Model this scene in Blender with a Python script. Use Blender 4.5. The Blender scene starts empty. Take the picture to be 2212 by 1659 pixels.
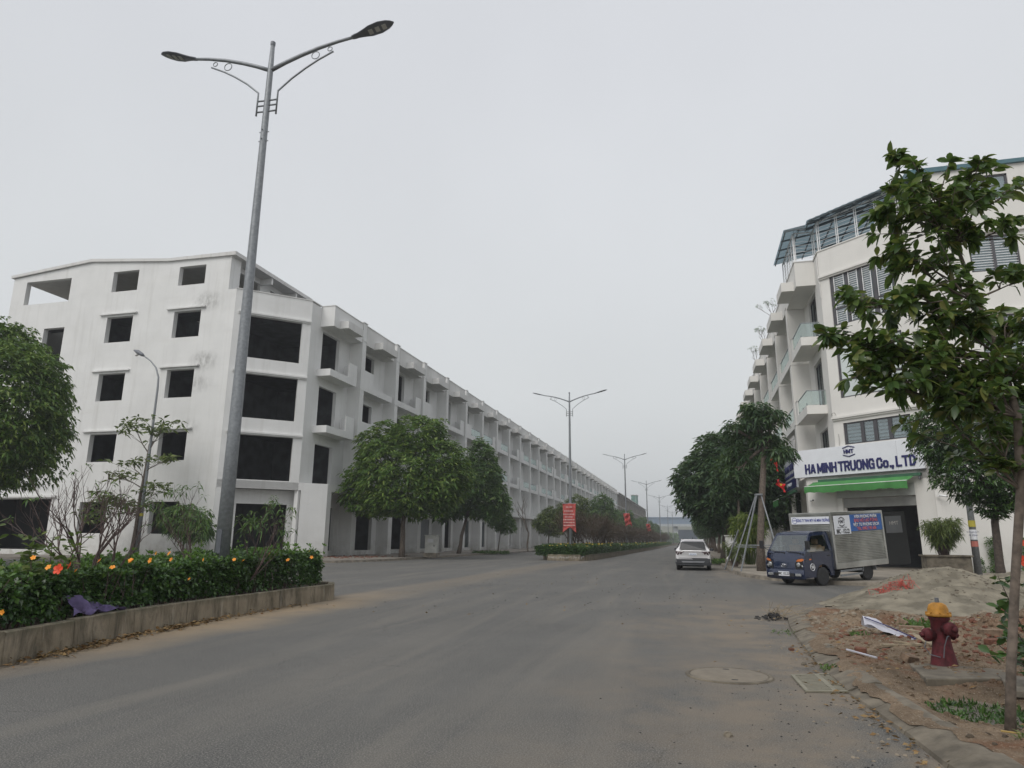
import bpy, math, random
import numpy as np
from mathutils import Matrix, Vector
sc = bpy.context.scene
COL = sc.collection
R = math.radians
# ------------------------------------------------------------------ camera
CR=Vector((0.967755,0.251716,0.009482)); CU=Vector((0.046841,-0.216817,0.975088)); FW=Vector((-0.247501,0.943202,0.221616))
cam = bpy.data.cameras.new('camera'); camo = bpy.data.objects.new('camera', cam); COL.objects.link(camo)
m = Matrix(((CR[0],CU[0],-FW[0],0),(CR[1],CU[1],-FW[1],0),(CR[2],CU[2],-FW[2],1.55),(0,0,0,1)))
camo.matrix_world = m
cam.sensor_width = 36; cam.lens = 36*1477.0/2212; cam.clip_start = .05; cam.clip_end = 5000
sc.camera = camo
sc.view_settings.view_transform = 'Standard'; sc.view_settings.look = 'None'
sc.view_settings.exposure = 0.26; sc.view_settings.gamma = 1; sc.view_settings.use_curve_mapping = False
SUN_EL, SUN_ROT = 48, 200
# ------------------------------------------------------------------ world
W = bpy.data.worlds.new('World'); sc.world = W; W.use_nodes = True
nt = W.node_tree; nd = nt.nodes; lk = nt.links; nd.clear()
out = nd.new('ShaderNodeOutputWorld'); bg = nd.new('ShaderNodeBackground'); bg.inputs['Strength'].default_value = .1
sky = nd.new('ShaderNodeTexSky'); sky.sky_type = 'NISHITA'; sky.sun_disc = False
sky.sun_elevation = R(SUN_EL); sky.sun_rotation = R(SUN_ROT); sky.dust_density = 6; sky.air_density = 1.5
tc = nd.new('ShaderNodeTexCoord'); sep = nd.new('ShaderNodeSeparateXYZ'); lk.new(tc.outputs['Generated'], sep.inputs[0])
ramp = nd.new('ShaderNodeValToRGB'); lk.new(sep.outputs['Z'], ramp.inputs[0])
e = ramp.color_ramp.elements
e[0].position = 0; e[0].color = (5.6,5.8,5.85,1); e[1].position = .62; e[1].color = (6.0,6.15,6.45,1)
k = ramp.color_ramp.elements.new(.2); k.color = (6.15,6.35,6.45,1)
nz = nd.new('ShaderNodeTexNoise'); nz.inputs['Scale'].default_value = 1.6; nz.inputs['Detail'].default_value = 3
lk.new(tc.outputs['Generated'], nz.inputs['Vector'])
mr = nd.new('ShaderNodeMapRange'); mr.inputs[1].default_value=.3; mr.inputs[2].default_value=.7; mr.inputs[3].default_value=.94; mr.inputs[4].default_value=1.04
lk.new(nz.outputs[0], mr.inputs[0])
vm = nd.new('ShaderNodeVectorMath'); vm.operation='SCALE'; lk.new(ramp.outputs[0], vm.inputs[0]); lk.new(mr.outputs[0], vm.inputs['Scale'])
mx = nd.new('ShaderNodeMixRGB'); mx.inputs[0].default_value = .05; lk.new(vm.outputs[0], mx.inputs[1]); lk.new(sky.outputs[0], mx.inputs[2])
lk.new(mx.outputs[0], bg.inputs['Color']); lk.new(bg.outputs[0], out.inputs[0])
# ------------------------------------------------------------------ sun (overcast)
sl = bpy.data.lights.new('sun','SUN'); sl.energy = 1.45; sl.angle = R(38); sl.color = (1,.97,.93)
so = bpy.data.objects.new('sun', sl); COL.objects.link(so)
el, az = R(SUN_EL), R(SUN_ROT)      # azimuth from +Y clockwise
sd = Vector((math.sin(az)*math.cos(el), math.cos(az)*math.cos(el), math.sin(el)))
so.rotation_euler = sd.to_track_quat('Z','Y').to_euler()

# ================================================================== helpers
def tag(o, label=None, cat=None, group=None, kind=None):
    if label: o['label'] = label
    if cat: o['category'] = cat
    if group: o['group'] = group
    if kind: o['kind'] = kind
    return o
def empty(name, loc=(0,0,0), rz=0, label=None, cat=None, group=None, rx=0):
    o = bpy.data.objects.new(name, None); COL.objects.link(o); o.location = loc; o.rotation_euler = (rx,0,rz)
    o.empty_display_size = .2
    return tag(o, label, cat, group)
def link(name, me, parent=None, loc=None):
    o = bpy.data.objects.new(name, me); COL.objects.link(o)
    if parent: o.parent = parent
    if loc: o.location = loc
    return o
def copy_tree(o, parent=None):
    c = o.copy(); COL.objects.link(c)
    if parent: c.parent = parent
    for ch in o.children: copy_tree(ch, c)
    return c
def npmesh(name, V, Q, mats, smooth=False):
    """V (n,3) Q (m,k)"""
    me = bpy.data.meshes.new(name); V = np.asarray(V, dtype=np.float32); Q = np.asarray(Q, dtype=np.int32)
    me.vertices.add(len(V)); me.vertices.foreach_set('co', V.ravel())
    me.loops.add(Q.size); me.loops.foreach_set('vertex_index', Q.ravel())
    me.polygons.add(len(Q)); kk = Q.shape[1]
    me.polygons.foreach_set('loop_start', np.arange(0, Q.size, kk, dtype=np.int32))
    me.polygons.foreach_set('loop_total', np.full(len(Q), kk, dtype=np.int32))
    if smooth: me.polygons.foreach_set('use_smooth', np.ones(len(Q), dtype=bool))
    for m_ in (mats if isinstance(mats,(list,tuple)) else [mats]): me.materials.append(m_)
    me.update(calc_edges=True); me.validate(); return me
class M:
    def __init__(s, tf=None): s.v=[]; s.f=[]; s.mi=[]; s.tf=tf; s.c=0
    def add(s, vs, fs, mi=None):
        b=len(s.v); s.v += [s.tf(*p) for p in vs] if s.tf else [tuple(p) for p in vs]
        for f in fs: s.f.append([b+i for i in f]); s.mi.append(s.c if mi is None else mi)
        return s
    def box(s,x0,x1,y0,y1,z0,z1,mi=None):
        return s.add([(x0,y0,z0),(x1,y0,z0),(x1,y1,z0),(x0,y1,z0),(x0,y0,z1),(x1,y0,z1),(x1,y1,z1),(x0,y1,z1)],
              [(0,3,2,1),(4,5,6,7),(0,1,5,4),(1,2,6,5),(2,3,7,6),(3,0,4,7)],mi)
    def obb(s,c,a,b,d,mi=None):
        c=Vector(c);a=Vector(a);b=Vector(b);d=Vector(d)
        return s.add([c-a-b-d,c+a-b-d,c+a+b-d,c-a+b-d,c-a-b+d,c+a-b+d,c+a+b+d,c-a+b+d],
              [(0,3,2,1),(4,5,6,7),(0,1,5,4),(1,2,6,5),(2,3,7,6),(3,0,4,7)],mi)
    def bar(s,p,q,w,h=None,mi=None):
        p=Vector(p);q=Vector(q);d=(q-p); up=Vector((0,0,1)) if abs(d.normalized().z)<.95 else Vector((1,0,0))
        a=d.cross(up).normalized()*w/2; b=a.cross(d).normalized()*(h or w)/2
        return s.obb((p+q)/2,d/2,a,b,mi)
    def tube(s,pts,r,n=8,mi=None,cap=True):
        pts=[Vector(p) for p in pts]; k=len(pts)
        if not isinstance(r,(list,tuple)): r=[r]*k
        vs=[]; fs=[]; ref=None
        for i,p in enumerate(pts):
            t=(pts[min(i+1,k-1)]-pts[max(i-1,0)])
            t = t.normalized() if t.length>1e-9 else Vector((0,0,1))
            if ref is None: ref = Vector((1,0,0)) if abs(t.x)<.8 else Vector((0,1,0))
            a=(ref-t*ref.dot(t)); a = a.normalized() if a.length>1e-6 else t.orthogonal().normalized()
            b=t.cross(a); ref=a
            for j in range(n):
                an=2*math.pi*j/n; vs.append(p+a*(r[i]*math.cos(an))+b*(r[i]*math.sin(an)))
        for i in range(k-1):
            for j in range(n): fs.append((i*n+j,i*n+(j+1)%n,(i+1)*n+(j+1)%n,(i+1)*n+j))
        if cap: fs.append(tuple(reversed(range(n)))); fs.append(tuple((k-1)*n+j for j in range(n)))
        return s.add(vs,fs,mi)
    def lathe(s,prof,n=16,c=(0,0,0),ax='z',mi=None):
        vs=[];fs=[];k=len(prof)
        for r,z in prof:
            for j in range(n):
                a=2*math.pi*j/n; x,y=r*math.cos(a),r*math.sin(a)
                p=(x,y,z) if ax=='z' else ((z,x,y) if ax=='x' else (x,z,y))
                vs.append((c[0]+p[0],c[1]+p[1],c[2]+p[2]))
        for i in range(k-1):
            for j in range(n): fs.append((i*n+j,i*n+(j+1)%n,(i+1)*n+(j+1)%n,(i+1)*n+j))
        fs.append(tuple(reversed(range(n)))); fs.append(tuple((k-1)*n+j for j in range(n)))
        return s.add(vs,fs,mi)
    def prism(s,poly,f,a,b,mi=None):
        """poly 2-D, f(p,q,t)->xyz, extruded t=a..b"""
        n=len(poly); vs=[f(p,q,a) for p,q in poly]+[f(p,q,b) for p,q in poly]
        return s.add(vs,[tuple(range(n))[::-1],tuple(range(n,2*n))]+[(i,(i+1)%n,n+(i+1)%n,n+i) for i in range(n)],mi)
    def mesh(s,name,mats,smooth=False):
        me=bpy.data.meshes.new(name); me.from_pydata([tuple(p) for p in s.v],[],s.f)
        for m_ in (mats if isinstance(mats,(list,tuple)) else [mats]): me.materials.append(m_)
        me.polygons.foreach_set('material_index',s.mi)
        if smooth: me.polygons.foreach_set('use_smooth',[True]*len(s.f))
        me.update(); return me
    def build(s,name,mats,parent=None,smooth=False,bevel=0,seg=2):
        o=link(name,s.mesh(name,mats,smooth),parent)
        if bevel:
            b=o.modifiers.new('bevel','BEVEL'); b.width=bevel; b.segments=seg; b.limit_method='ANGLE'; b.angle_limit=R(35)
        return o
XY = lambda p,q,t:(p,q,t)
def wall(m, P0, P1, z0, z1, N, t, ops, top=None):
    """wall from plan point P0 to P1, outward normal N, thickness t, openings (s0,s1,za,zb)"""
    P0=Vector(P0);P1=Vector(P1);L=(P1-P0).length;D=(P1-P0)/L;N=Vector(N)
    ss=sorted(set([0,L]+[min(max(o[0],0),L) for o in ops]+[min(max(o[1],0),L) for o in ops])); zs=sorted(set([z0,z1]+[max(z0,o[2]) for o in ops]+[min(z1,o[3]) for o in ops]))
    def solid(i,j):
        if i<0 or j<0 or i>=len(ss)-1 or j>=len(zs)-1: return False
        cs=(ss[i]+ss[i+1])/2; cz=(zs[j]+zs[j+1])/2
        return not any(o[0]<cs<o[1] and o[2]<cz<o[3] for o in ops)
    def pt(s_,z,k):
        q=P0+D*s_-N*(t*k); return (q[0],q[1],z)
    for i in range(len(ss)-1):
        for j in range(len(zs)-1):
            if not solid(i,j): continue
            a,b,c,d=ss[i],ss[i+1],zs[j],zs[j+1]
            m.add([pt(a,c,0),pt(b,c,0),pt(b,d,0),pt(a,d,0)],[(0,1,2,3)])
            m.add([pt(a,c,1),pt(b,c,1),pt(b,d,1),pt(a,d,1)],[(3,2,1,0)])
            if not solid(i-1,j): m.add([pt(a,c,0),pt(a,d,0),pt(a,d,1),pt(a,c,1)],[(0,1,2,3)])
            if not solid(i+1,j): m.add([pt(b,c,0),pt(b,d,0),pt(b,d,1),pt(b,c,1)],[(0,1,2,3)])
            if not solid(i,j-1): m.add([pt(a,c,0),pt(b,c,0),pt(b,c,1),pt(a,c,1)],[(0,1,2,3)])
            if not solid(i,j+1): m.add([pt(a,d,0),pt(b,d,0),pt(b,d,1),pt(a,d,1)],[(0,1,2,3)])
    return m
# ------------------------------------------------------------------ materials
MATS={}
def newmat(name):
    m_=bpy.data.materials.new(name); m_.use_nodes=True; n=m_.node_tree; b=n.nodes['Principled BSDF']; MATS[name]=m_
    return m_,n,b
def col4(c): return (c[0],c[1],c[2],1)
def noise(n,scale,detail=4,vec=None,rough=.55,dist=0):
    z=n.nodes.new('ShaderNodeTexNoise'); z.inputs['Scale'].default_value=scale; z.inputs['Detail'].default_value=detail
    z.inputs['Roughness'].default_value=rough; z.inputs['Distortion'].default_value=dist
    if vec is not None: n.links.new(vec,z.inputs['Vector'])
    return z.outputs[0]
def pos(n,sc_=None):
    g=n.nodes.new('ShaderNodeNewGeometry'); o=g.outputs['Position']
    if sc_:
        mp=n.nodes.new('ShaderNodeMapping'); mp.inputs['Scale'].default_value=sc_; n.links.new(o,mp.inputs[0]); o=mp.outputs[0]
    return o
def mrange(n,v,a,b,c=0,d=1):
    r_=n.nodes.new('ShaderNodeMapRange'); n.links.new(v,r_.inputs[0])
    for i,x in zip((1,2,3,4),(a,b,c,d)): r_.inputs[i].default_value=x
    return r_.outputs[0]
def mixc(n,f,a,b,mode='MIX'):
    x=n.nodes.new('ShaderNodeMixRGB'); x.blend_type=mode
    for i,v in ((0,f),(1,a),(2,b)):
        if hasattr(v,'is_linked') or hasattr(v,'links'): n.links.new(v,x.inputs[i])
        else: x.inputs[i].default_value = v if i==0 else col4(v)
    return x.outputs[0]
def math_(n,op,a,b=0):
    x=n.nodes.new('ShaderNodeMath'); x.operation=op
    for i,v in ((0,a),(1,b)):
        if hasattr(v,'links'): n.links.new(v,x.inputs[i])
        else: x.inputs[i].default_value=v
    return x.outputs[0]
def bump(n,b,h,strength=.3,dist=.02):
    x=n.nodes.new('ShaderNodeBump'); x.inputs['Strength'].default_value=strength; x.inputs['Distance'].default_value=dist
    n.links.new(h,x.inputs['Height']); n.links.new(x.outputs[0],b.inputs['Normal'])
def mat(name,c,rough=.6,metal=0,var=.12,scale=2.0,bmp=0,bscale=60,c2=None,spec=.5,coat=0):
    m_,n,b=newmat(name); p=pos(n)
    lo=[x*(1-var) for x in c]; hi=[min(1,x*(1+var)) for x in c]
    if c2: hi=c2
    f=mrange(n,noise(n,scale,5,p),.35,.65)
    n.links.new(mixc(n,f,lo,hi),b.inputs['Base Color'])
    b.inputs['Roughness'].default_value=rough; b.inputs['Metallic'].default_value=metal
    b.inputs['Specular IOR Level'].default_value=spec; b.inputs['Coat Weight'].default_value=coat
    if bmp: bump(n,b,noise(n,bscale,3,p),bmp,.01)
    return m_
def wallpaint(name,c=(.74,.74,.73),stain=.5,spots=()):
    m_,n,b=newmat(name); p=pos(n); 
    base=mixc(n,mrange(n,noise(n,.6,5,p),.3,.7),[x*.91 for x in c],c)
    # vertical streaks
    st=noise(n,1.0,6,pos(n,(2.2,2.2,.13)),.68); f1=mrange(n,st,.52,.78,0,.6*stain)
    base=mixc(n,f1,base,(.44,.43,.40))
    st=noise(n,1.0,4,pos(n,(.25,.25,1.6)),.6,.4); base=mixc(n,mrange(n,st,.55,.7,0,.3*stain),base,(.60,.59,.56))
    sz=n.nodes.new('ShaderNodeSeparateXYZ'); n.links.new(p,sz.inputs[0]); base=mixc(n,math_(n,'MULTIPLY',mrange(n,sz.outputs[2],.1,1.7,.75*min(1,stain*1.6),0),mrange(n,noise(n,1.4,6,p,.7),.35,.65)),base,(.30,.28,.23))
    bl=noise(n,.35,6,p,.65); f2=mrange(n,bl,.58,.75,0,.3*stain); base=mixc(n,f2,base,(.55,.54,.51))
    for (x,y,z,r,s) in spots:
        mp=n.nodes.new('ShaderNodeMapping'); mp.inputs['Location'].default_value=(-x/r,-y/r,-z/r*1.6); mp.inputs['Scale'].default_value=(1/r,1/r,1.6/r); n.links.new(p,mp.inputs[0])
        ln=n.nodes.new('ShaderNodeVectorMath'); ln.operation='LENGTH'; n.links.new(mp.outputs[0],ln.inputs[0])
        f=math_(n,'MULTIPLY',mrange(n,ln.outputs['Value'],0,1,1,0),mrange(n,noise(n,2.6,9,pos(n,(1,1,.55)),.78),.40,.72,0,s))
        base=mixc(n,f,base,(.16,.155,.145))
    n.links.new(base,b.inputs['Base Color']); b.inputs['Roughness'].default_value=.85; b.inputs['Specular IOR Level'].default_value=.25
    bump(n,b,noise(n,9,4,p),.12,.01)
    return m_
def leafmat(name,cols,trans=.25,rough=.5,spec=.35):
    if cols[0][1]>cols[0][0]: cols=[tuple(min(.3,x*k) for x,k in zip(c,(1.25,1.3,1.15))) for c in cols]
    m_,n,b=newmat(name); g=n.nodes.new('ShaderNodeNewGeometry')
    r_=n.nodes.new('ShaderNodeValToRGB'); n.links.new(g.outputs['Random Per Island'],r_.inputs[0]); els=r_.color_ramp.elements
    els[0].position=0; els[0].color=col4(cols[0]); els[1].position=1; els[1].color=col4(cols[-1])
    for i,c in enumerate(cols[1:-1]): q=els.new((i+1)/(len(cols)-1)); q.color=col4(c)
    cc=mixc(n,mrange(n,noise(n,.8,2,g.outputs['Position']),.3,.7,.0,.35),r_.outputs[0],[x*.6 for x in cols[0]])
    n.links.new(cc,b.inputs['Base Color']); b.inputs['Roughness'].default_value=rough; b.inputs['Specular IOR Level'].default_value=spec
    if trans:
        t=n.nodes.new('ShaderNodeBsdfTranslucent'); n.links.new(mixc(n,.5,cc,(.20,.32,.06)),t.inputs[0])
        x=n.nodes.new('ShaderNodeMixShader'); x.inputs[0].default_value=trans; n.links.new(b.outputs[0],x.inputs[1]); n.links.new(t.outputs[0],x.inputs[2])
        n.links.new(x.outputs[0],n.nodes['Material Output'].inputs['Surface'])
    return m_
def glassmat(name,tint=(.75,.85,.82),alpha=.35):
    m_,n,b=newmat(name); n.nodes.remove(b); b=n.nodes.new('ShaderNodeBsdfGlossy'); b.inputs['Color'].default_value=(.8,.85,.85,1); b.inputs['Roughness'].default_value=.05
    t=n.nodes.new('ShaderNodeBsdfTransparent'); t.inputs[0].default_value=col4(tint)
    x=n.nodes.new('ShaderNodeMixShader'); x.inputs[0].default_value=alpha; n.links.new(t.outputs[0],x.inputs[1]); n.links.new(b.outputs[0],x.inputs[2])
    n.links.new(x.outputs[0],n.nodes['Material Output'].inputs['Surface']); return m_
WHITE=wallpaint('white_wall_paint',stain=.55)
GABLEW=wallpaint('gable_wall_paint',stain=.6,spots=[(-34.9,41.7,18.9,1.6,1.0),(-34.6,41.7,14.2,1.5,1.2),(-34.9,41.7,12.6,1.5,.8),(-35.2,41.7,9.3,1.2,.7),(-34.3,41.7,1.0,2.6,.9),(-39.5,41.7,.6,3.0,.5),(-40,41.7,14.6,1.2,.3)])
PARA=wallpaint('stained_parapet_paint',(.66,.655,.64),1.3)
CREAM=wallpaint('cream_wall_paint',(.75,.735,.70),.25)
DARKIN=mat('dim_room_concrete',(.095,.10,.11),.9,var=.25,scale=1.2)  # shade of the rooms put into this dark concrete colour
CONC=mat('raw_concrete',(.36,.35,.33),.9,var=.2,scale=1.5,bmp=.3,bscale=30)
GALV=mat('galvanised_steel',(.235,.25,.265),.5,.35,var=.14,scale=14)
LAMPGR=mat('lamp_head_grey',(.14,.15,.17),.45,.1)
LENS=mat('lamp_lens',(.5,.5,.47),.2)
DKFRAME=mat('dark_window_frame',(.07,.068,.075),.45)
GLASS=glassmat('clear_railing_glass',(.87,.94,.92),.18)
WGLASS=glassmat('window_glass',(.7,.76,.78),.22)
BLIND=mat('pale_blind_fabric',(.55,.55,.56),.8,var=.05)
FILM=mat('pale_window_film',(.58,.63,.62),.25,var=.05,scale=.6,spec=.6)
GRILLE=mat('white_grille_bar',(.78,.78,.78),.5)
TEAL=mat('teal_roof_sheet',(.06,.14,.17),.5)
ROOFS=mat('translucent_roof_sheet',(.20,.26,.29),.45,var=.12)
_n=ROOFS.node_tree; _t=_n.nodes.new('ShaderNodeBsdfTranslucent'); _t.inputs[0].default_value=(.22,.30,.34,1); _x=_n.nodes.new('ShaderNodeMixShader'); _x.inputs[0].default_value=.5; _n.links.new(_n.nodes['Principled BSDF'].outputs[0],_x.inputs[1]); _n.links.new(_t.outputs[0],_x.inputs[2]); _n.links.new(_x.outputs[0],_n.nodes['Material Output'].inputs['Surface'])
STEELDK=mat('dark_roof_steel',(.07,.09,.10),.6)
SIGNW=mat('white_sign_sheet',(.74,.76,.80),.35,var=.03)
NAVY=mat('navy_lettering',(.018,.02,.11),.4)
AWN=mat('green_awning_fabric',(.06,.235,.06),.7,var=.12)
AWNTOP=mat('dark_green_awning_top',(.04,.12,.07),.7)
BARK=mat('grey_brown_bark',(.13,.105,.085),.9,var=.35,scale=12,bmp=.6,bscale=35)
BARKD=mat('dark_bark',(.07,.055,.045),.9,var=.3,scale=12,bmp=.5,bscale=35)
TWIG=mat('purple_brown_twig',(.10,.07,.065),.9,var=.25,scale=4)
RED=mat('red_banner_cloth',(.42,.075,.065),.75,var=.25,scale=5)
BLACKP=mat('black_plastic',(.02,.02,.022),.5)
RUBBER=mat('tyre_rubber',(.025,.025,.026),.8,var=.25,scale=8)
L_TREE=leafmat('glossy_tree_leaves',[(.04,.085,.02),(.07,.13,.028),(.11,.17,.035),(.17,.21,.05)])
L_DARK=leafmat('dark_tree_leaves',[(.035,.075,.025),(.055,.11,.034),(.08,.14,.04),(.13,.18,.05)])
L_DKR=leafmat('dusky_tree_leaves',[(.024,.048,.028),(.034,.068,.036),(.052,.092,.044),(.085,.125,.055)])
L_NEAR=leafmat('broad_olive_leaves',[(.032,.062,.022),(.045,.085,.025),(.065,.11,.028),(.095,.135,.034),(.17,.15,.045)],.35,.35,.6)
L_YEL=leafmat('yellow_green_leaves',[(.06,.10,.02),(.12,.16,.03),(.2,.22,.05)],.3)
L_OLIVE=leafmat('dull_olive_leaves',[(.06,.085,.03),(.09,.12,.035),(.15,.17,.05)],.25)
L_HEDGE=leafmat('hedge_leaves',[(.014,.034,.011),(.025,.06,.015),(.042,.095,.022),(.09,.16,.04)],.2,.38,.5)
L_BROWN=leafmat('reddish_brown_twigs',[(.10,.07,.06),(.13,.09,.075),(.07,.055,.045)],.1,.8,.2)
# ================================================================== ground, road, pavements
def asphalt():
    m_,n,b=newmat('asphalt'); p=pos(n); s=n.nodes.new('ShaderNodeSeparateXYZ'); n.links.new(p,s.inputs[0]); X,Y=s.outputs[0],s.outputs[1]
    base=mixc(n,mrange(n,noise(n,.35,5,p),.3,.7),(.082,.082,.080),(.128,.126,.119)); base=mixc(n,mrange(n,noise(n,5,8,p,.7),.35,.7,0,.35),base,(.05,.05,.05))
    vo=n.nodes.new('ShaderNodeTexVoronoi'); vo.feature='DISTANCE_TO_EDGE'; vo.inputs['Scale'].default_value=.42; wv=n.nodes.new('ShaderNodeVectorMath'); wv.operation='ADD'; nn_=n.nodes.new('ShaderNodeTexNoise'); nn_.inputs['Scale'].default_value=1.3; nn_.inputs['Detail'].default_value=6; n.links.new(p,nn_.inputs['Vector']); n.links.new(p,wv.inputs[0]); n.links.new(nn_.outputs['Color'],wv.inputs[1]); n.links.new(wv.outputs[0],vo.inputs['Vector'])
    base=mixc(n,math_(n,'MULTIPLY',mrange(n,vo.outputs['Distance'],.0,.006,.8,0),mrange(n,noise(n,.3,2,p),.5,.56)),base,(.03,.03,.03))
    base=mixc(n,mrange(n,noise(n,70,2,p),.45,.7,0,.85),base,(.27,.26,.235),'MIX')
    base=mixc(n,mrange(n,noise(n,110,2,p),.5,.62,0,.8),base,(.035,.034,.032),'MIX')
    # long wheel-swept streaks of dust
    base=mixc(n,mrange(n,noise(n,1,5,pos(n,(1.1,.09,1)),.6,.8),.48,.68,0,.42),base,(.19,.175,.15))
    def dust(f): 
        f=math_(n,'MULTIPLY',f,mrange(n,noise(n,1.1,6,p,.65),.33,.6))
        return f
    nd_=noise(n,.5,4,p)
    xr=math_(n,'ADD',X,mrange(n,nd_,.3,.7,-1.0,1.0))
    nearY=mrange(n,Y,17,23,1,0)
    f=math_(n,'MULTIPLY',mrange(n,xr,-1.9,1.1,0,.8),nearY); base=mixc(n,dust(f),base,(.215,.175,.13))
    xl=math_(n,'ADD',X,mrange(n,nd_,.3,.7,-.25,.25))
    f=math_(n,'MULTIPLY',math_(n,'MULTIPLY',mrange(n,xl,-8.45,-7.3,1,0),mrange(n,X,-9.7,-9.3,.0,1)),mrange(n,Y,15,20,1,.25)); 
    f=math_(n,'MULTIPLY',f,mrange(n,noise(n,1.3,5,p),.25,.5,.45,.95)); base=mixc(n,f,base,(.29,.225,.15))
    f=math_(n,'MULTIPLY',mrange(n,xr,.4,1.6,0,.7),mrange(n,Y,28,36,0,1)); base=mixc(n,dust(f),base,(.24,.20,.155))
    n.links.new(base,b.inputs['Base Color']); b.inputs['Roughness'].default_value=.86; b.inputs['Specular IOR Level'].default_value=.3
    bump(n,b,noise(n,80,3,p),.6,.008); return m_
ASPH=asphalt()
def dirtmat():
    m_,n,b=newmat('trodden_dirt'); p=pos(n)
    c=mixc(n,mrange(n,noise(n,1.6,8,p,.72),.35,.65),(.115,.085,.058),(.26,.195,.135))
    c=mixc(n,mrange(n,noise(n,.9,5,p,.6,.5),.52,.64,0,.75),c,(.165,.08,.045))
    c=mixc(n,mrange(n,noise(n,26,4,p,.7),.55,.72,0,.8),c,(.07,.05,.035))
    c=mixc(n,mrange(n,noise(n,60,2,p),.58,.7,0,.6),c,(.42,.36,.28))
    n.links.new(c,b.inputs['Base Color']); b.inputs['Roughness'].default_value=.95; b.inputs['Specular IOR Level'].default_value=.15
    bump(n,b,noise(n,24,6,p,.7),.9,.03); return m_
DIRT=dirtmat()
SAND=mat('coarse_sand',(.20,.18,.14),.95,var=.3,scale=2.2,bmp=1.0,bscale=45,spec=.1)
KERB=mat('weathered_kerb_concrete',(.20,.175,.14),.92,var=.35,scale=3.2,bmp=.5,bscale=25)
KERBD=mat('mossy_worn_kerb',(.145,.125,.095),.92,var=.35,scale=4,bmp=.5,bscale=30)
PAVE=mat('dusty_pavement',(.26,.23,.19),.92,var=.22,scale=.8,bmp=.4,bscale=20)
PAVEL=mat('grey_pavement',(.20,.18,.155),.92,var=.3,scale=.6,bmp=.4,bscale=20)
SOIL=mat('median_soil',(.06,.045,.03),.95,var=.3,scale=3,bmp=.6,bscale=20)
GRND=mat('far_ground',(.12,.12,.075),.95,var=.3,scale=.05)
tag(M().add([(-400,-60,-.03),(400,-60,-.03),(400,1700,-.03),(-400,1700,-.03)],[(0,1,2,3)]).build('ground',GRND),kind='structure')
tag(M().add([(-120,-30,0),(120,-30,0),(120,46,0),(40,46,0),(8,46,0),(8,800,0),(-24,800,0),(-24,46,0),(-120,46,0)],[(0,1,2,3,4,5,6,7,8)]).build('road',ASPH),kind='structure')
def arc(cx,cy,r,a0,a1,n): return [(cx+r*math.cos(R(a0+(a1-a0)*i/n)),cy+r*math.sin(R(a0+(a1-a0)*i/n))) for i in range(n+1)]
# right pavement in front of the shop row, corner rounded where the truck stands
RK=[(1.64,800),(1.64,60),(1.64,46),(1.7,38),(2.05,34),(2.7,31.4),(3.7,29.9),(5.0,29.0),(6.6,28.3),(9,27.8),(13,27.5),(30,27.4),(110,27.4)]
pv=M(); pv.prism(RK+[(110,60),(60,60),(60,800)],XY,-.02,.135); rp=tag(pv.build('pavement',PAVE),kind='structure')
LK=[(-20.6,800),(-20.6,60),(-20.6,47),(-21.0,43),(-22.0,40.2),(-24.2,38),(-27.5,36.9),(-33,36.6),(-50,36.6),(-110,36.6)]
pl=M(); pl.prism(LK+[(-110,60),(-60,60),(-60,800)],XY,-.02,.135); lp=tag(pl.build('pavement',PAVEL),kind='structure')
# raised threshold by the gable and house doors
M().prism([(-60,41.7),(-33.2,41.7),(-32.4,41.5),(-28.3,45.5),(-28.2,260),(-60,260)],XY,.13,.5).build('threshold',PAVEL,lp)
rng=random.Random(3)
def kerbrun(pts,parent,m_,name='kerb_stone',L=1.0,w=.22,h=.15,lim=999,side=1):
    """stones along a polyline, joints recessed"""
    cnt=0
    for i in range(len(pts)-1):
        a=Vector(pts[i]+(0,)) if len(pts[i])==2 else Vector(pts[i]); b=Vector(pts[i+1]+(0,)); d=b-a; l=d.length
        k=max(1,round(l/L)); 
        for j in range(k):
            if cnt>=lim: return
            p=a+d*(j/k); q=a+d*((j+1)/k); u=d.normalized(); nn=Vector((-u.y,u.x,0))*side
            p=p+u*.008; q=q-u*.008; o=rng.uniform(-.006,.006); hh=h+rng.uniform(-.008,.006)
            mm=M(); P=[p+nn*(o-.03),q+nn*(o-.03),q+nn*w,p+nn*w]
            mm.add([(x.x,x.y,-.02) for x in P]+[((x+nn*(.035 if c<2 else 0)).x,(x+nn*(.035 if c<2 else 0)).y,hh) for c,x in enumerate(P)],[(0,3,2,1),(4,5,6,7),(0,1,5,4),(1,2,6,5),(2,3,7,6),(3,0,4,7)])
            mm.build(name,m_,parent); cnt+=1
kerbrun([(13,27.5),(9,27.8),(6.6,28.3),(5.0,29.0),(3.7,29.9),(2.7,31.4),(2.05,34),(1.7,38),(1.64,46),(1.64,64)],rp,KERB,side=-1)
kerbrun([(-33,36.6),(-27.5,36.9),(-24.2,38),(-22.0,40.2),(-21.0,43),(-20.6,47),(-20.6,75)],lp,KERB,side=1)
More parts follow.
